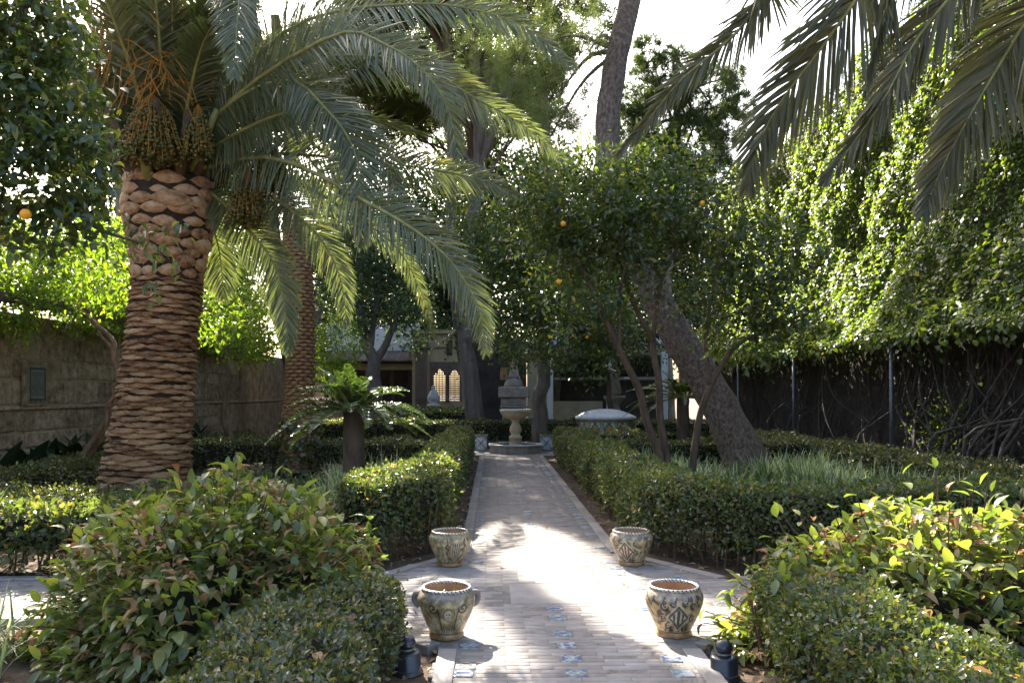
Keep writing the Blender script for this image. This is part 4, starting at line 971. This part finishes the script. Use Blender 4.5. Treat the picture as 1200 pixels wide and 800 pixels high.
E = [
 [(205,205,10),(265,125,9.4),(337,94,8.9),(382,128,8.6),(410,165,8.5),(421,205,8.4),(424,290,8.35)],
 [(205,200,10),(280,110,9.3),(394,41,8.6),(450,52,8.3),(495,82,8.1),(525,127,8.0),(538,190,8.0)],
 [(210,205,10),(300,180,9.9),(450,191,9.6),(555,208,9.5),(605,228,9.4)],
 [(205,195,10),(330,80,10.2),(470,70,10.4),(558,116,10.5),(610,145,10.5),(664,190,10.5)],
 [(212,212,10),(250,228,9.9),(285,262,9.8),(320,307,9.8),(334,360,9.8),(338,415,9.8)],
 [(212,208,10),(290,218,10.2),(333,240,9.5),(376,280,9.3),(400,330,9.2),(406,382,9.2)],
 [(212,205,10),(330,205,11.6),(432,264,13.2),(467,293,13.5),(493,341,13.6),(508,392,13.7)],
 [(210,203,10),(320,185,9.0),(435,240,8.3),(493,275,8.0),(533,312,7.9),(560,360,7.8),(570,415,7.7)],
 [(205,190,10),(245,40,9.3),(272,-25,8.6),(280,-10,8.2),(277,40,7.9),(275,92,7.7)],
 [(195,190,10),(185,110,10),(170,20,10.1),(150,-80,10.3)],
 [(215,190,10),(300,115,10.2),(360,50,10.4),(400,0,10.5),(470,-60,10.6)],
 [(205,212,10),(236,236,10.3),(256,290,10.4),(262,350,10.4)],
 [(205,190,10),(330,40,9.5),(480,5,9),(600,25,8.8),(674,80,8.7)],
 [(190,195,10),(140,130,10),(80,100,10.1),(20,120,10.2)],
 [(215,195,10),(290,150,9.2),(360,130,8.8),(430,165,8.6),(470,225,8.6)],
 [(200,190,10),(215,90,9.6),(240,10,9.3),(290,-50,9)],
]
for i, e in enumerate(E):
    frond(palm, off, [P(*q) for q in e], 235 if i != 11 else 120, .66 if i not in (4,5,6,11) else .48, .0175, .032, droop=.14 if i in (0,1) else .22, amin=.5, amax=1.25, up=(.15,-.95,.3) if i not in (9,10,13,15) else (0,-.4,1), vee=.12)
C0 = P(201,205,10)
for k in range(44):
    az = k*2.39996; el = math.radians(rng.uniform(25,86)); 
    if math.cos(az) < -.35 and el < 1.0 and math.sin(az) > -.5: el += .5
    fc = free_frond(C0, az, el, rng.uniform(3.2,4.0), rng.uniform(.25,.55))
    if not blocks(fc): frond(palm, off, fc, 160, .56, .02, .036)
for k in range(12):          # short dead or low fronds drooping behind
    az = rng.uniform(-1.4,1.4); fc = free_frond(C0, az, rng.uniform(-.1,.3), rng.uniform(2,3), rng.uniform(.4,.7))
    if not blocks(fc): frond(palm, off, fc, 90, .42, .02, .03, mat='palm_leaf_dull')
def date_cluster(root, off, p, n, spread, L, fruit=True):
    a = rng.random(n)*2*math.pi; rr = spread*np.sqrt(rng.random(n)); mb = MB(); fp_ = []
    for i in range(n):
        e = p+np.array([math.cos(a[i])*rr[i], math.sin(a[i])*rr[i]*.8, -L*rng.uniform(.6,1)]); b = p+np.array([0,0,.28])
        s = spline([b, p+(e-p)*np.array([.6,.6,.2])+np.array([0,0,.12]), e], 6); mb.tube(s-off, .005, 4, False)
        for q in np.linspace(.3,1,13): fp_.append(s[0]*0+np.array([np.interp(q*5, range(6), s[:, j]) for j in range(3)])+rng.normal(0,.012,3))
    cl = mb.build('fruit_cluster', 'date_strand', root); cl['kind'] = 'stuff'
    if fruit:
        fp_ = np.array(fp_); V0 = np.array([(0,0,0),(-.36,.5,-.36),(.36,.5,-.36),(.36,.5,.36),(-.36,.5,.36),(0,1,0)]); F0 = np.array([(0,2,1),(0,3,2),(0,4,3),(0,1,4),(5,1,2),(5,2,3),(5,3,4),(5,4,1)])
        o = leafobj('dates', (V0,F0), fp_-off, np.array([0,0,-1.])+rvec(len(fp_))*.4, rvec(len(fp_)), .052, 'date_fruit', cl)
    return cl
for (px, py, Y, n, sp, L) in ((178,138,9.2,150,.36,.5),(288,228,9.6,80,.25,.36),(160,150,9.5,80,.25,.4),(315,190,9.7,50,.24,.4),(232,150,9.3,50,.2,.35)): date_cluster(palm, off, P(px,py,Y), n, sp, L)
mb = MB()
for (px0, py0, Y0) in ((140,40,9.0),(195,55,9.2),(165,0,9.2),(118,65,9.2),(208,15,9.3),(180,95,9.0)):
    p = P(px0,py0,Y0); b = P(190,180,10)
    mb.tube(spline([b, (b+p)/2+np.array([0,0,.15]), p], 8)-off, .016, 6, False)
    for k in range(44):
        q = p+rng.normal(0,.13,3)+np.array([0,0,rng.uniform(-.15,.3)]); e = q+np.array([rng.normal(0,.2), rng.normal(0,.15), -rng.uniform(.15,.5)])
        mb.tube([q-off, (q+e)/2+np.array([rng.normal(0,.05),0,.09])-off, e-off], .0055, 4, False)
mb.build('fruit_stalks', 'date_strand', palm)['kind'] = 'stuff'
s_ = spline([P(268,150,9.4),P(278,170,9.3),P(288,195,9.3),P(292,215,9.3)], 8); MB().tube(s_-off, np.linspace(.012,.05,8), 8).build('dead_spathe', 'dry_leaf', palm, True)

# the second palm
c0 = P(352,600,16); p2 = thing('date_palm', 'slender-looking palm trunk behind the big palm with ivy round its foot', 'palm tree', None, (c0[0],16,-.05)); off = np.array([c0[0],16,-.05])
tc2 = spline([np.array([c0[0]-.1,16,-.1]), P(350,480,16), P(352,380,16), P(349,290,16), P(347,215,16)], 16); rr2 = np.interp(np.linspace(0,1,16), [0,.12,.3,.9,1], [.5,.42,.3,.27,.4])
MB().tube(tc2-off, rr2-.02, 18).build('trunk_core', 'bark_palm_core', p2, True)
m2 = []; z = .1; row = 0
SM2 = [np_mesh('leaf_base', *scar(.2,.1,.035,-.005,.3)) for _ in range(3)]
for me in SM2: me.materials.append(MATS['leaf_base'])
V2, F2 = scar(.2,.1,.035,-.005,.3); vs = []
while z < tc2[-1][2]:
    cx = np.interp(z, tc2[:, 2], tc2[:, 0]); r = np.interp(z, tc2[:, 2], rr2)
    for k in range(9):
        a = (k+.5*(row % 2))/9*2*math.pi; x_ = np.array([-math.sin(a),math.cos(a),0]); z_ = np.array([math.cos(a),math.sin(a),0]); M = np.column_stack([x_*r/.29, np.array([0,0,1.]), z_]); vs.append(V2@M.T+np.array([cx+z_[0]*(r-.025), 16+z_[1]*(r-.025), z])-off)
    z += .075; row += 1
o = link('leaf_bases', np_mesh('leaf_bases', np.concatenate(vs), np.concatenate([F2+i*17 for i in range(len(vs))])), 'leaf_base', p2); o['kind'] = 'stuff'
C0 = tc2[-1]
for k in range(40):
    az = k*2.39996; el = math.radians(rng.uniform(-5,82)); fc = free_frond(C0, az, el, rng.uniform(2.6,3.4), rng.uniform(.3,.6))
    if not blocks(fc): frond(p2, off, fc, 110, .45, .026, .035)
n = 700; a = rng.random(n)*2*math.pi; zz = rng.uniform(0,1.1,n); pp = np.column_stack([c0[0]+np.cos(a)*(.55-.15*zz), 16+np.sin(a)*(.55-.15*zz), zz]); leafobj('ivy_foliage', T_ivy(), pp-off, rvec(n)+np.array([0,0,-.5]), np.column_stack([np.cos(a),np.sin(a),np.full(n,.5)])+rvec(n)*.4, rng.uniform(.06,.11,n), 'hedge_dark', p2)

# the palm whose fronds hang into the picture over the ivy side
p3c = np.array([4.9,3.9,4.7]); p3 = thing('date_palm', 'palm with long drooping fronds hanging in front of the ivy wall', 'palm tree', None, (5.1,3.9,-.05)); off = np.array([5.1,3.9,-.05])
t3 = spline([(5.15,3.9,-.1),(5.1,3.9,1.5),(5.0,3.9,3.2),(4.9,3.9,4.6)], 14); MB().tube(t3-off, np.interp(np.linspace(0,1,14),[0,.2,.8,1],[.42,.32,.3,.42]), 18).build('trunk', 'leaf_base', p3, True)
N_ = [
 [(930,-60,5.0),(900,-10,5.1),(860,42,5.2),(800,92,5.3),(760,140,5.4),(722,184,5.5)],
 [(1080,-110,4.6),(1010,-10,4.7),(960,60,4.8),(920,112,4.9),(893,160,4.95),(874,225,5.0)],
 [(1190,-90,4.4),(1120,-10,4.5),(1072,50,4.6),(1040,110,4.6),(1002,165,4.7),(964,215,4.7)],
 [(1290,-60,4.3),(1215,10,4.4),(1180,62,4.5),(1140,130,4.5),(1105,195,4.6),(1080,255,4.6)],
 [(1000,-190,5.0),(850,-100,5.2),(720,-45,5.4),(640,-22,5.5),(575,-5,5.6)],
]
for i, e in enumerate(N_):
    ctrl = [p3c, (p3c*.55+P(*e[0])*.45)+np.array([0,0,.45])]+[P(*q) for q in e]
    frond(p3, off, ctrl, 270, (.42,.74,.5,.6,.42)[i], .0175, .024, mat='palm_leaf_dull', base_free=.2, vee=.05, droop=.22 if i < 4 else .9, amin=.38, amax=1.1, up=((-.3,-.9,.25),(-.1,-.95,.1),(-.75,-.6,.3),(-.5,-.8,.3),(0,-.3,1))[i])
e = [(1045,-30,4.6),(1036,20,4.6),(1024,65,4.65),(1012,112,4.7)]; frond(p3, off, [P(*q) for q in e], 40, .16, .014, .012, mat='palm_leaf_dull', amin=.15, amax=.3, up=(0,-1,.1))
for k in range(20):
    az = math.radians(rng.uniform(-30,215)); el = math.radians(rng.uniform(15,80)); frond(p3, off, free_frond(np.array(p3c), az, el, rng.uniform(3,3.8), rng.uniform(.4,.7)), 60, .45, .028, .04, mat='palm_leaf_dull')

# cycads
def cycad(label, p, th, tr, R, n, seedel=(.0,1.15)):
    t = thing('cycad', label, 'cycad', None, (p[0], p[1], -.05)); off = np.array([p[0], p[1], -.05])
    MB().tube([(0,0,0),(.01,0,th*.5),(0,0,th)], [tr*1.05,tr,tr*.9], 16).build('trunk', 'bark', t, True)
    Cc = np.array([p[0],p[1],th-.05])
    for k in range(n):
        az = k*2.39996+rng.normal(0,.1); el = rng.uniform(*seedel); frond(t, off, free_frond(Cc, az, el, R*rng.uniform(.85,1.15), rng.uniform(.35,.6), tr*.4), 95, .15, .0125, .015, mat='cycad_leaf', vee=.3, droop=.0, base_free=.1, amin=.95, amax=1.3)
    return t
cycad('cycad with a dark trunk and arching glossy fronds beside the path hedge', (P(414,500,10.6)[0],10.6), 1.42, .15, 1.02, 46)
cycad('grey-green cycad standing behind the leaning pine trunk', (P(800,480,19.5)[0],19.5), 1.55, .16, 1.35, 34)

# ================================================================== TREES
def limbs(root, off, strokes, mat='bark', seg=9):
    """each stroke: ctrl points, r0, r1"""
    mb = MB()
    for (c, r0, r1) in strokes:
        s = spline(c, max(8, 5*len(c))); s = s+np.column_stack([wob(s, 2.3, r0*90)*r0*.35, wob(s, 2.9, 3)*r0*.3, np.zeros(len(s))]); mb.tube(s-off, np.linspace(r0, r1, len(s)), seg)
    return mb.build('trunk', mat, root, True)
def clumps(blobs, per, spread=.2, hollow=.55, gaps=.0, carve=True, freq=2.2):
    """leaf clump positions in the blobs (centre, (rx,ry,rz)); returns points and outward vectors"""
    pts = []; ow = []
    for (c, r) in blobs:
        r = np.broadcast_to(np.asarray(r, float), (3,)); vol = float(np.prod(r))**(2/3); k = max(3, int(per*vol)); u = rvec(k); q = (hollow+(1-hollow)*rng.random(k))**.6
        pts.append(np.asarray(c)+u*r*q[:, None]); ow.append(u)
    pts = np.concatenate(pts); ow = np.concatenate(ow)
    keep = np.ones(len(pts), bool)
    if gaps: keep &= wob(pts, freq, 4) > -1+gaps
    if carve: keep &= ~shades(pts)
    return pts[keep], ow[keep]
def leaves_at(name, root, off, pts, ow, k, spread, size, mat, T=None, carve=False, hang=.3):
    p = np.repeat(pts, k, 0)+rng.normal(0,spread,(len(pts)*k,3)); o_ = np.repeat(ow, k, 0)
    if carve: kk = ~shades(p); p, o_ = p[kk], o_[kk]
    m = len(p); d = o_*.5+rvec(m)-np.array([0,0,hang]); nn = o_*.4+np.array([0,0,.8])+rvec(m)*.7
    return leafobj(name, T or T_diamond(.5), p-off, d, nn, size*rng.uniform(.65,1.25,m), mat, root)
def tufts_at(name, root, off, pts, ow, k, ln, wd, mat):
    p = np.repeat(pts, k, 0)+rng.normal(0,.05,(len(pts)*k,3)); ax = np.repeat(nrm(ow+np.array([0,0,.4])+rvec(len(pts))*.6), k, 0); d = ax*.7+rvec(len(p)); m = len(p)
    return leafobj(name, T_needle(wd), p-off, d, rvec(m), ln*rng.uniform(.6,1.2,m), mat, root, rnd=np.repeat(rng.random(len(pts)), k)*.7+.3*rng.random(m))
def PB_(px, py, Y, rpx, ry=None): r = rpx/FPX*Y; return (P(px,py,Y), (r, r if ry is None else ry, r))
ORM = None
def orange(root, off, p):
    global ORM
    if ORM is None: ORM = MB().lathe([(0,-.036),(.02,-.031),(.033,-.014),(.036,0),(.033,.014),(.02,.03),(.005,.034),(0,.033)], 14).mesh('orange', True); ORM.materials.append(MATS['orange_peel'])
    o = link('orange', ORM, None, root); o.location = p-off

# orange tree by the long hedge
b = P(788,560,11.3); b[2] = -.05; t = thing('orange_tree', 'orange tree with three slim brown stems in front of the leaning pine', 'tree', None, b); off = b
J1, J2, J3 = P(776,550,11.3), P(781,550,11.35), P(812,550,11.2)
limbs(t, off, [([b+[-.1,0,0],J1,P(752,470,11.2),P(725,410,11.1),P(695,345,11.1),P(670,290,11.2)],.075,.025), ([b,J2,P(772,460,11.4),P(766,400,11.4),P(776,330,11.4),P(795,285,11.4)],.07,.022), ([b+[.2,0,0],J3,P(820,490,11.1),P(838,440,11.0),P(862,405,10.9),P(905,385,10.9),P(950,365,10.9)],.062,.018),
   ([P(766,400,11.4),P(740,350,11.3),P(725,300,11.3),P(705,250,11.3)],.04,.015), ([P(832,450,11.0),P(828,400,11.0),P(835,340,11.0),P(850,280,11)],.035,.012), ([P(725,410,11.1),P(728,350,11.0),P(735,290,11.0)],.03,.012), ([P(776,330,11.4),P(740,250,11.4),P(720,210,11.4)],.025,.012),([P(795,285,11.4),P(840,240,11.4)],.022,.01)], 'bark')
bl = [PB_(*q) for q in ((690,232,11.3,58),(745,215,11.6,52),(800,232,11.6,55),(850,262,11.3,55),(895,300,11.0,48),(920,350,10.9,42),(860,340,11.0,42),(640,240,11.6,46),(655,310,11.4,40),(700,300,11.6,42),(830,300,11.8,45),(750,275,11.8,42),(880,390,10.9,30),(935,300,11,34),(610,215,11.8,34),(790,190,11.7,30),(700,190,11.6,34),(725,235,11,36),(735,285,11,30),(715,260,10.9,36),(770,250,11,36),(760,205,11.2,32),(670,275,11.2,36),(700,345,11,28),(660,365,11.2,26),(760,320,10.9,26),(845,385,10.8,26),(900,365,10.8,30),(640,290,11.2,30),(610,260,11.5,30),(800,350,10.9,20))]
pts, ow = clumps(bl, 330, gaps=.5, carve=False); leaves_at('crown', t, off, pts, ow, 9, .12, .1, 'orange_leaf', T_diamond(.52,.1))
for q in ((660,262),(823,238),(905,340),(655,330)): orange(t, off, P(q[0],q[1],10.7))
# second orange tree nearer the fountain
b = P(634,510,22.9); b[2] = -.05; t = thing('orange_tree', 'dense dark orange tree over the path end, pale straight trunk', 'tree', None, b); off = b
limbs(t, off, [([b,P(633,480,22.8),P(636,420,22.4),P(637,370,21.5),P(630,300,20)],.25,.11), ([P(637,380,21.6),P(660,330,20),P(690,300,18.2)],.07,.03), ([P(636,370,21.5),P(600,320,20),P(580,290,18.2)],.07,.03)], 'bark_grey')
bl = [PB_(*q) for q in ((605,275,18.2,40),(640,330,18,48),(690,350,18.2,44),(600,345,18.6,40),(660,392,18.2,36),(705,400,18.4,34),(610,395,18.8,34),(580,300,18.8,34),(650,260,18.8,44),(570,360,19,30),(730,375,18.6,34),(560,250,19,40),(545,300,19.4,34))]
pts, ow = clumps(bl, 210, gaps=.3, carve=False); leaves_at('crown', t, off, pts, ow, 10, .16, .125, 'orange_leaf', T_diamond(.52,.1))
for q in ((672,393),(688,395),(655,340),(640,300),(700,360)): orange(t, off, P(q[0],q[1],17.4))
# near orange tree whose branches come in beside the big palm
b = np.array([-4.6,4.9,-.05]); t = thing('orange_tree', 'orange tree with glossy dark leaves and one hanging orange in front of the big palm', 'tree', None, b); off = b
limbs(t, off, [([b,(-4.55,4.95,1.3),(-4.3,5.1,2.2),(-3.6,5.4,3.0),P(40,150,5.6)],.09,.03), ([(-4.4,5.0,1.9),(-4.0,5.3,2.6),P(60,240,5.6),P(120,270,5.6),P(165,285,5.7)],.04,.006), ([(-4.3,5.1,2.2),(-4.2,5.5,3.4),P(20,20,5.7),P(60,-40,5.8)],.05,.015)], 'bark')
bl = [PB_(*q) for q in ((10,30,5.7,62),(60,110,5.6,55),(15,150,5.6,55),(75,195,5.5,48),(30,215,5.5,45),(95,245,5.5,32),(50,20,5.8,55),(-40,90,5.7,80),(-40,220,5.6,70),(0,265,5.5,30),(60,265,5.5,28),(90,150,5.7,36))]
pts, ow = clumps(bl, 820, gaps=.15, carve=False); leaves_at('crown', t, off, pts, ow, 7, .07, .085, 'orange_leaf', T_oval(.46,.07,.15))
bl = [PB_(*q) for q in ((165,262,5.7,14),(180,285,5.7,16),(160,295,5.7,14),(190,310,5.7,10),(205,270,5.7,10),(120,292,5.6,14),(185,335,5.7,6))]
pts, ow = clumps(bl, 900, carve=False); leaves_at('sprig', t, off, pts, ow, 3, .04, .075, 'orange_leaf', T_oval(.42,.07,.15), hang=.9)
orange(t, off, P(30,251,5.2))

# leaning pine
b = P(884,560,15.0); b[2] = -.1; t = thing('leaning_pine', 'big pine with a thick grey trunk leaning across the garden', 'tree', None, b); off = b
tp_ = [b, P(868,525,15), P(832,455,15), P(795,395,15), P(762,335,15), P(735,270,15), P(716,200,15), P(712,140,15), P(722,70,15), P(738,0,15), P(745,-90,15.2), P(740,-220,15.5)]
s = spline(tp_, 46); r = np.interp(np.linspace(0,1,46), [0,.06,.2,.4,.7,1], [.5,.39,.32,.255,.22,.17]); mb = MB(); V, F = tube(s-off, r, 22); nrmv = V-np.repeat(s-off, 22, 0); V = V+nrmv*(.06*wob(V, 5, 1)+.035*wob(V, 13, 2))[:, None]
tr_ = mb.add(V, F).build('trunk', 'bark_pine', t, True)
top = s[-1]; mb = MB()
for (q, r0) in (((655,110,15.6),.06),((620,60,15.4),.05),((690,60,14.8),.05),((640,170,15.6),.045)): mb.tube(spline([P(725,60,15), (P(725,60,15)+P(*q))/2+np.array([0,0,.3]), P(*q)], 8)-off, np.linspace(r0,.015,8), 7, False)
cc = []
for k in range(14):
    a = k*2.4; e = np.array([3.0+math.cos(a)*rng.uniform(1,3.4), 15.2+math.sin(a)*rng.uniform(1,3.2), 13.4+rng.normal(0,.5)]); cc.append((e, (1.3,1.3,.7))); mb.tube(spline([top+np.array([0,0,rng.uniform(-2,0)]), (top+e)/2+np.array([0,0,-.1]), e], 7)-off, np.linspace(.07,.02,7), 6, False)
mb.build('branches', 'bark_pine', t, True)['kind'] = 'stuff'
pts, ow = clumps(cc, 110); tufts_at('upper_needles', t, off, pts, ow, 16, .3, .1, 'needle')
bl = [PB_(*q) for q in ((650,110,15.6,48),(618,70,15.4,44),(685,60,14.9,34),(640,165,15.8,40),(665,20,15,44),(600,20,15.6,44),(685,130,15.9,26),(600,125,16,40),(560,60,16,40))]
pts, ow = clumps(bl, 230, carve=False, gaps=.25); tufts_at('needles', t, off, pts, ow, 26, .17, .05, 'needle_pale')

# dark pine beyond, right of the leaning trunk
def pine(label, base, top, r0, subs, per, k, ln, wd, mat, carve=True, name='pine_tree', bark='bark_grey', gaps=.2):
    base = np.array(base, float); top = np.array(top, float); t = thing(name, label, 'tree', None, base); off = base
    s = spline([base, base*.65+top*.35+np.array([rng.normal(0,.25),0,0]), base*.3+top*.7+np.array([rng.normal(0,.2),0,0]), top], 18); V, F = tube(s-off, np.linspace(r0, r0*.4, 18), 14); V = V*(1+.0)+ (V-np.repeat(s-off,14,0))*(.08*wob(V,4,1))[:, None]
    MB().add(V, F).build('trunk', bark, t, True); mb = MB()
    for (c, r) in subs:
        f = rng.uniform(.6,1); q = np.array([np.interp(f, np.linspace(0,1,18), s[:, j]) for j in range(3)]); bs = spline([q, (q+c)/2+np.array([0,0,.15]), c], 12)
        if carve and shades(bs[3:]).any(): continue
        mb.tube(bs[::2]-off, np.linspace(r0*.3, .02, 6), 6, False)
    if mb.n: mb.build('branches', bark, t, True)
    pts, ow = clumps(subs, per, carve=carve, gaps=gaps); tufts_at('needles', t, off, pts, ow, k, ln, wd, mat)
    return t
pine('dark pine standing against the open sky beyond the leaning trunk', (8.0,36,-.1), P(790,60,36), .3, [PB_(q[0],q[1],36,q[2]) for q in ((790,90,34),(830,110,36),(770,140,34),(815,170,38),(850,150,26),(775,195,36),(745,110,30),(835,205,28),(860,90,14),(760,60,18),(800,230,34),(735,170,30),(870,125,16),(760,240,34),(720,220,30))], 135, 26, .44, .08, 'needle', carve=False, gaps=.2)
# tall pines behind the garden, all but the first added; crowns placed for shade: (trunk base, crown centre, crown radius)
SH = [((-.47,25.2),(-.6,25.5,13.2),4.0,'tall pine whose straight grey trunk rises behind the fountain hedge',.31),
      ((-5.75,24.6),(-6.7,24.5,13.2),4.2,'tall pine added for shade behind the second palm',.36),
      ((-9.4,22.6),(-10.6,22.2,13.0),4.0,'tall pine added for shade beyond the stone wall with the pergola',.36),
      ((-.55,27.2),(-2.2,23.4,16.8),4.2,'tallest pine, added for shade, its crown above the lattice window pavilion',.24),
      ((-6.1,26.8),(-7.4,21.8,16.6),4.4,'high pine added for shade, leaning forward over the second palm',.4),
      ((2.2,32.5),(2.3,28.8,18.2),3.8,'pine added for shade behind the loggia roof',.36),
      ((-7.9,33),(-6,31.4,13.0),4.2,'pine added for shade behind the white upper wall',.34),
      ((-.8,34.5),(-.8,33.4,13.4),4.2,'pine added for shade behind the arched pavilion',.34),
      ((-12.4,30),(-12,29.2,13.0),4.2,'pine added for shade far beyond the stone wall',.34)]
for (bxy, cc_, R, lab, r0) in SH:
    subs = []
    for k in range(26):
        a = k*2.39996; q = R*math.sqrt((k+.5)/26); subs.append((np.array([cc_[0]+math.cos(a)*q, cc_[1]+math.sin(a)*q, cc_[2]+.9*(1-(q/R)**2)+rng.normal(0,.35)]), (1.15,1.15,.75)))
    pine(lab, (bxy[0],bxy[1],-.1), cc_, r0, subs, 130, 16, .35, .105, 'needle', gaps=.0)
# round dark tree left of the pavilion, with low fork
b = P(435,480,25.5); b[2] = -.05; t = thing('dark_tree', 'small dark tree with a forked trunk in front of the tiled roof', 'tree', None, b); off = b
limbs(t, off, [([b,P(437,450,25.5),P(434,420,25.5),P(425,385,25.5),P(415,350,25.5)],.3,.1), ([P(436,430,25.5),P(455,395,25.5),P(470,360,25.5)],.16,.07), ([P(433,405,25.5),P(440,370,25.5),P(445,320,25.5)],.12,.05)], 'bark_grey')
bl = [PB_(*q) for q in ((430,340,25.5,42),(470,350,25.3,36),(400,330,25.6,36),(450,295,25.6,40),(490,385,25.2,22),(410,375,25.4,26),(480,310,25.8,34),(390,290,26,34),(430,260,26,36))]
pts, ow = clumps(bl, 130, gaps=.25, carve=False); leaves_at('crown', t, off, pts, ow, 10, .2, .17, 'cypress', T_diamond(.42))
b = np.array([P(700,400,24.6)[0]+.4, 24.8, -.05]); t = thing('dark_tree', 'dark evergreen hanging over the loggia front', 'tree', None, b); off = b
limbs(t, off, [([b,b+[0.05,0,1.2],b+[-.1,0,2.4],P(700,360,24.6)],.11,.05)], 'bark')
bl = [PB_(*q) for q in ((690,395,24.5,32),(725,385,24.5,30),(680,430,24.6,20),(708,425,24.6,18),(750,370,24.6,34),(700,350,24.8,36),(760,405,24.8,22),(665,410,24.6,24),(650,370,25,30),(610,400,25.4,24),(575,395,25.4,22),(545,395,25.6,20))]
pts, ow = clumps(bl, 150, gaps=.3, carve=False); leaves_at('crown', t, off, pts, ow, 10, .18, .15, 'dark_leaf')
# vine over the pergola and its stems
vn = thing('pergola_vine', 'bright green climbing vine spilling over the pergola beam and stone wall', 'vine', None, (-7.6,12.8,-.05)); off = np.array([-7.6,12.8,-.05])
bl = []
for Y in np.arange(9.8, 27, .42):
    bl.append((np.array([-7.7+rng.normal(0,.3), Y, 3.5+.35*math.sin(Y*1.9)+rng.normal(0,.2)]), (.75,.5,.5)))
    if rng.random() < .7: bl.append((np.array([-7.9+rng.normal(0,.4), Y, 4.3+rng.normal(0,.3)]), (.8,.5,.5)))
for q in ((100,335,11.6,28),(135,330,11.5,24),(60,320,12,30),(20,310,12.4,34),(250,370,15.5,30),(285,395,17.5,34),(310,380,18.5,34),(395,400,22,34),(380,420,22,28),(150,345,12.2,20)): bl.append(PB_(*q))
pts, ow = clumps(bl, 290, gaps=.3, carve=False); leaves_at('foliage', vn, off, pts, ow, 9, .12, .11, 'vine_leaf', T_diamond(.42), hang=.6)
for (c, r) in (([(-7.05,12.75,-.05),P(132,480,12.7),P(136,430,12.7),P(128,395,12.8),P(95,365,12.9),P(60,345,13)],.055), ([(-7.0,12.9,-.05),P(140,480,12.9),P(133,420,12.9),P(115,385,13),P(105,360,13)],.04), ([P(272,520,18.4),P(262,485,18.4),P(267,450,18.4),P(266,415,18.4),P(262,380,18.4)],.075), ([P(128,520,12.6),P(124,490,12.6),P(134,455,12.6),P(150,420,12.6)],.035)):
    MB().tube(spline(c, 26)-off+np.column_stack([.02*np.sin(np.arange(26)), .02*np.cos(np.arange(26)*1.3), np.zeros(26)]), np.linspace(r, r*.5, 26), 9).build('stem', 'vine_bark', vn, True)

# evergreen trees closing the view behind the buildings
for i, (px, Y, top, lab, mt) in enumerate(((400,37,215,'broad evergreen behind the white upper wall of the low range','cypress'),(480,35,190,'broad evergreen directly behind the arched pavilion','dark_leaf'),(560,37,150,'tall evergreen behind the obelisk and link wall','cypress'),(640,36,160,'dense evergreen rising behind the loggia post','dark_leaf'),(715,38,230,'lower evergreen behind the loggia roof and leaning pine','cypress'),(800,39,235,'evergreen seen under the orange tree beyond the dark pine','cypress'),(255,31,110,'tall evergreen behind the crown of the big palm','dark_leaf'),(120,27,70,'dark evergreen beyond the stone wall near the orange tree','dark_leaf'))):
    b = P(px,500,Y); b[2] = -.05; t = thing('evergreen_tree', lab, 'tree', 'evergreens behind the buildings', b); off = b
    limbs(t, off, [([b, b+np.array([.1,0,2.]), b+np.array([0,0,4.]), P(px,top+60,Y)], .28, .1)], 'bark')
    bl = []
    for k in range(16):
        f = k/15; py = top+30+f*(400-top-30); sp = 45*math.sin(math.pi*min(1,.25+f*.6)); bl.append(PB_(px+rng.normal(0,sp*.7), py, Y+rng.normal(0,.8), rng.uniform(30,46)))
    pts, ow = clumps(bl, 50, gaps=.2, carve=True); leaves_at('crown', t, off, pts, ow, 10, .3, .26, mt, T_diamond(.45))
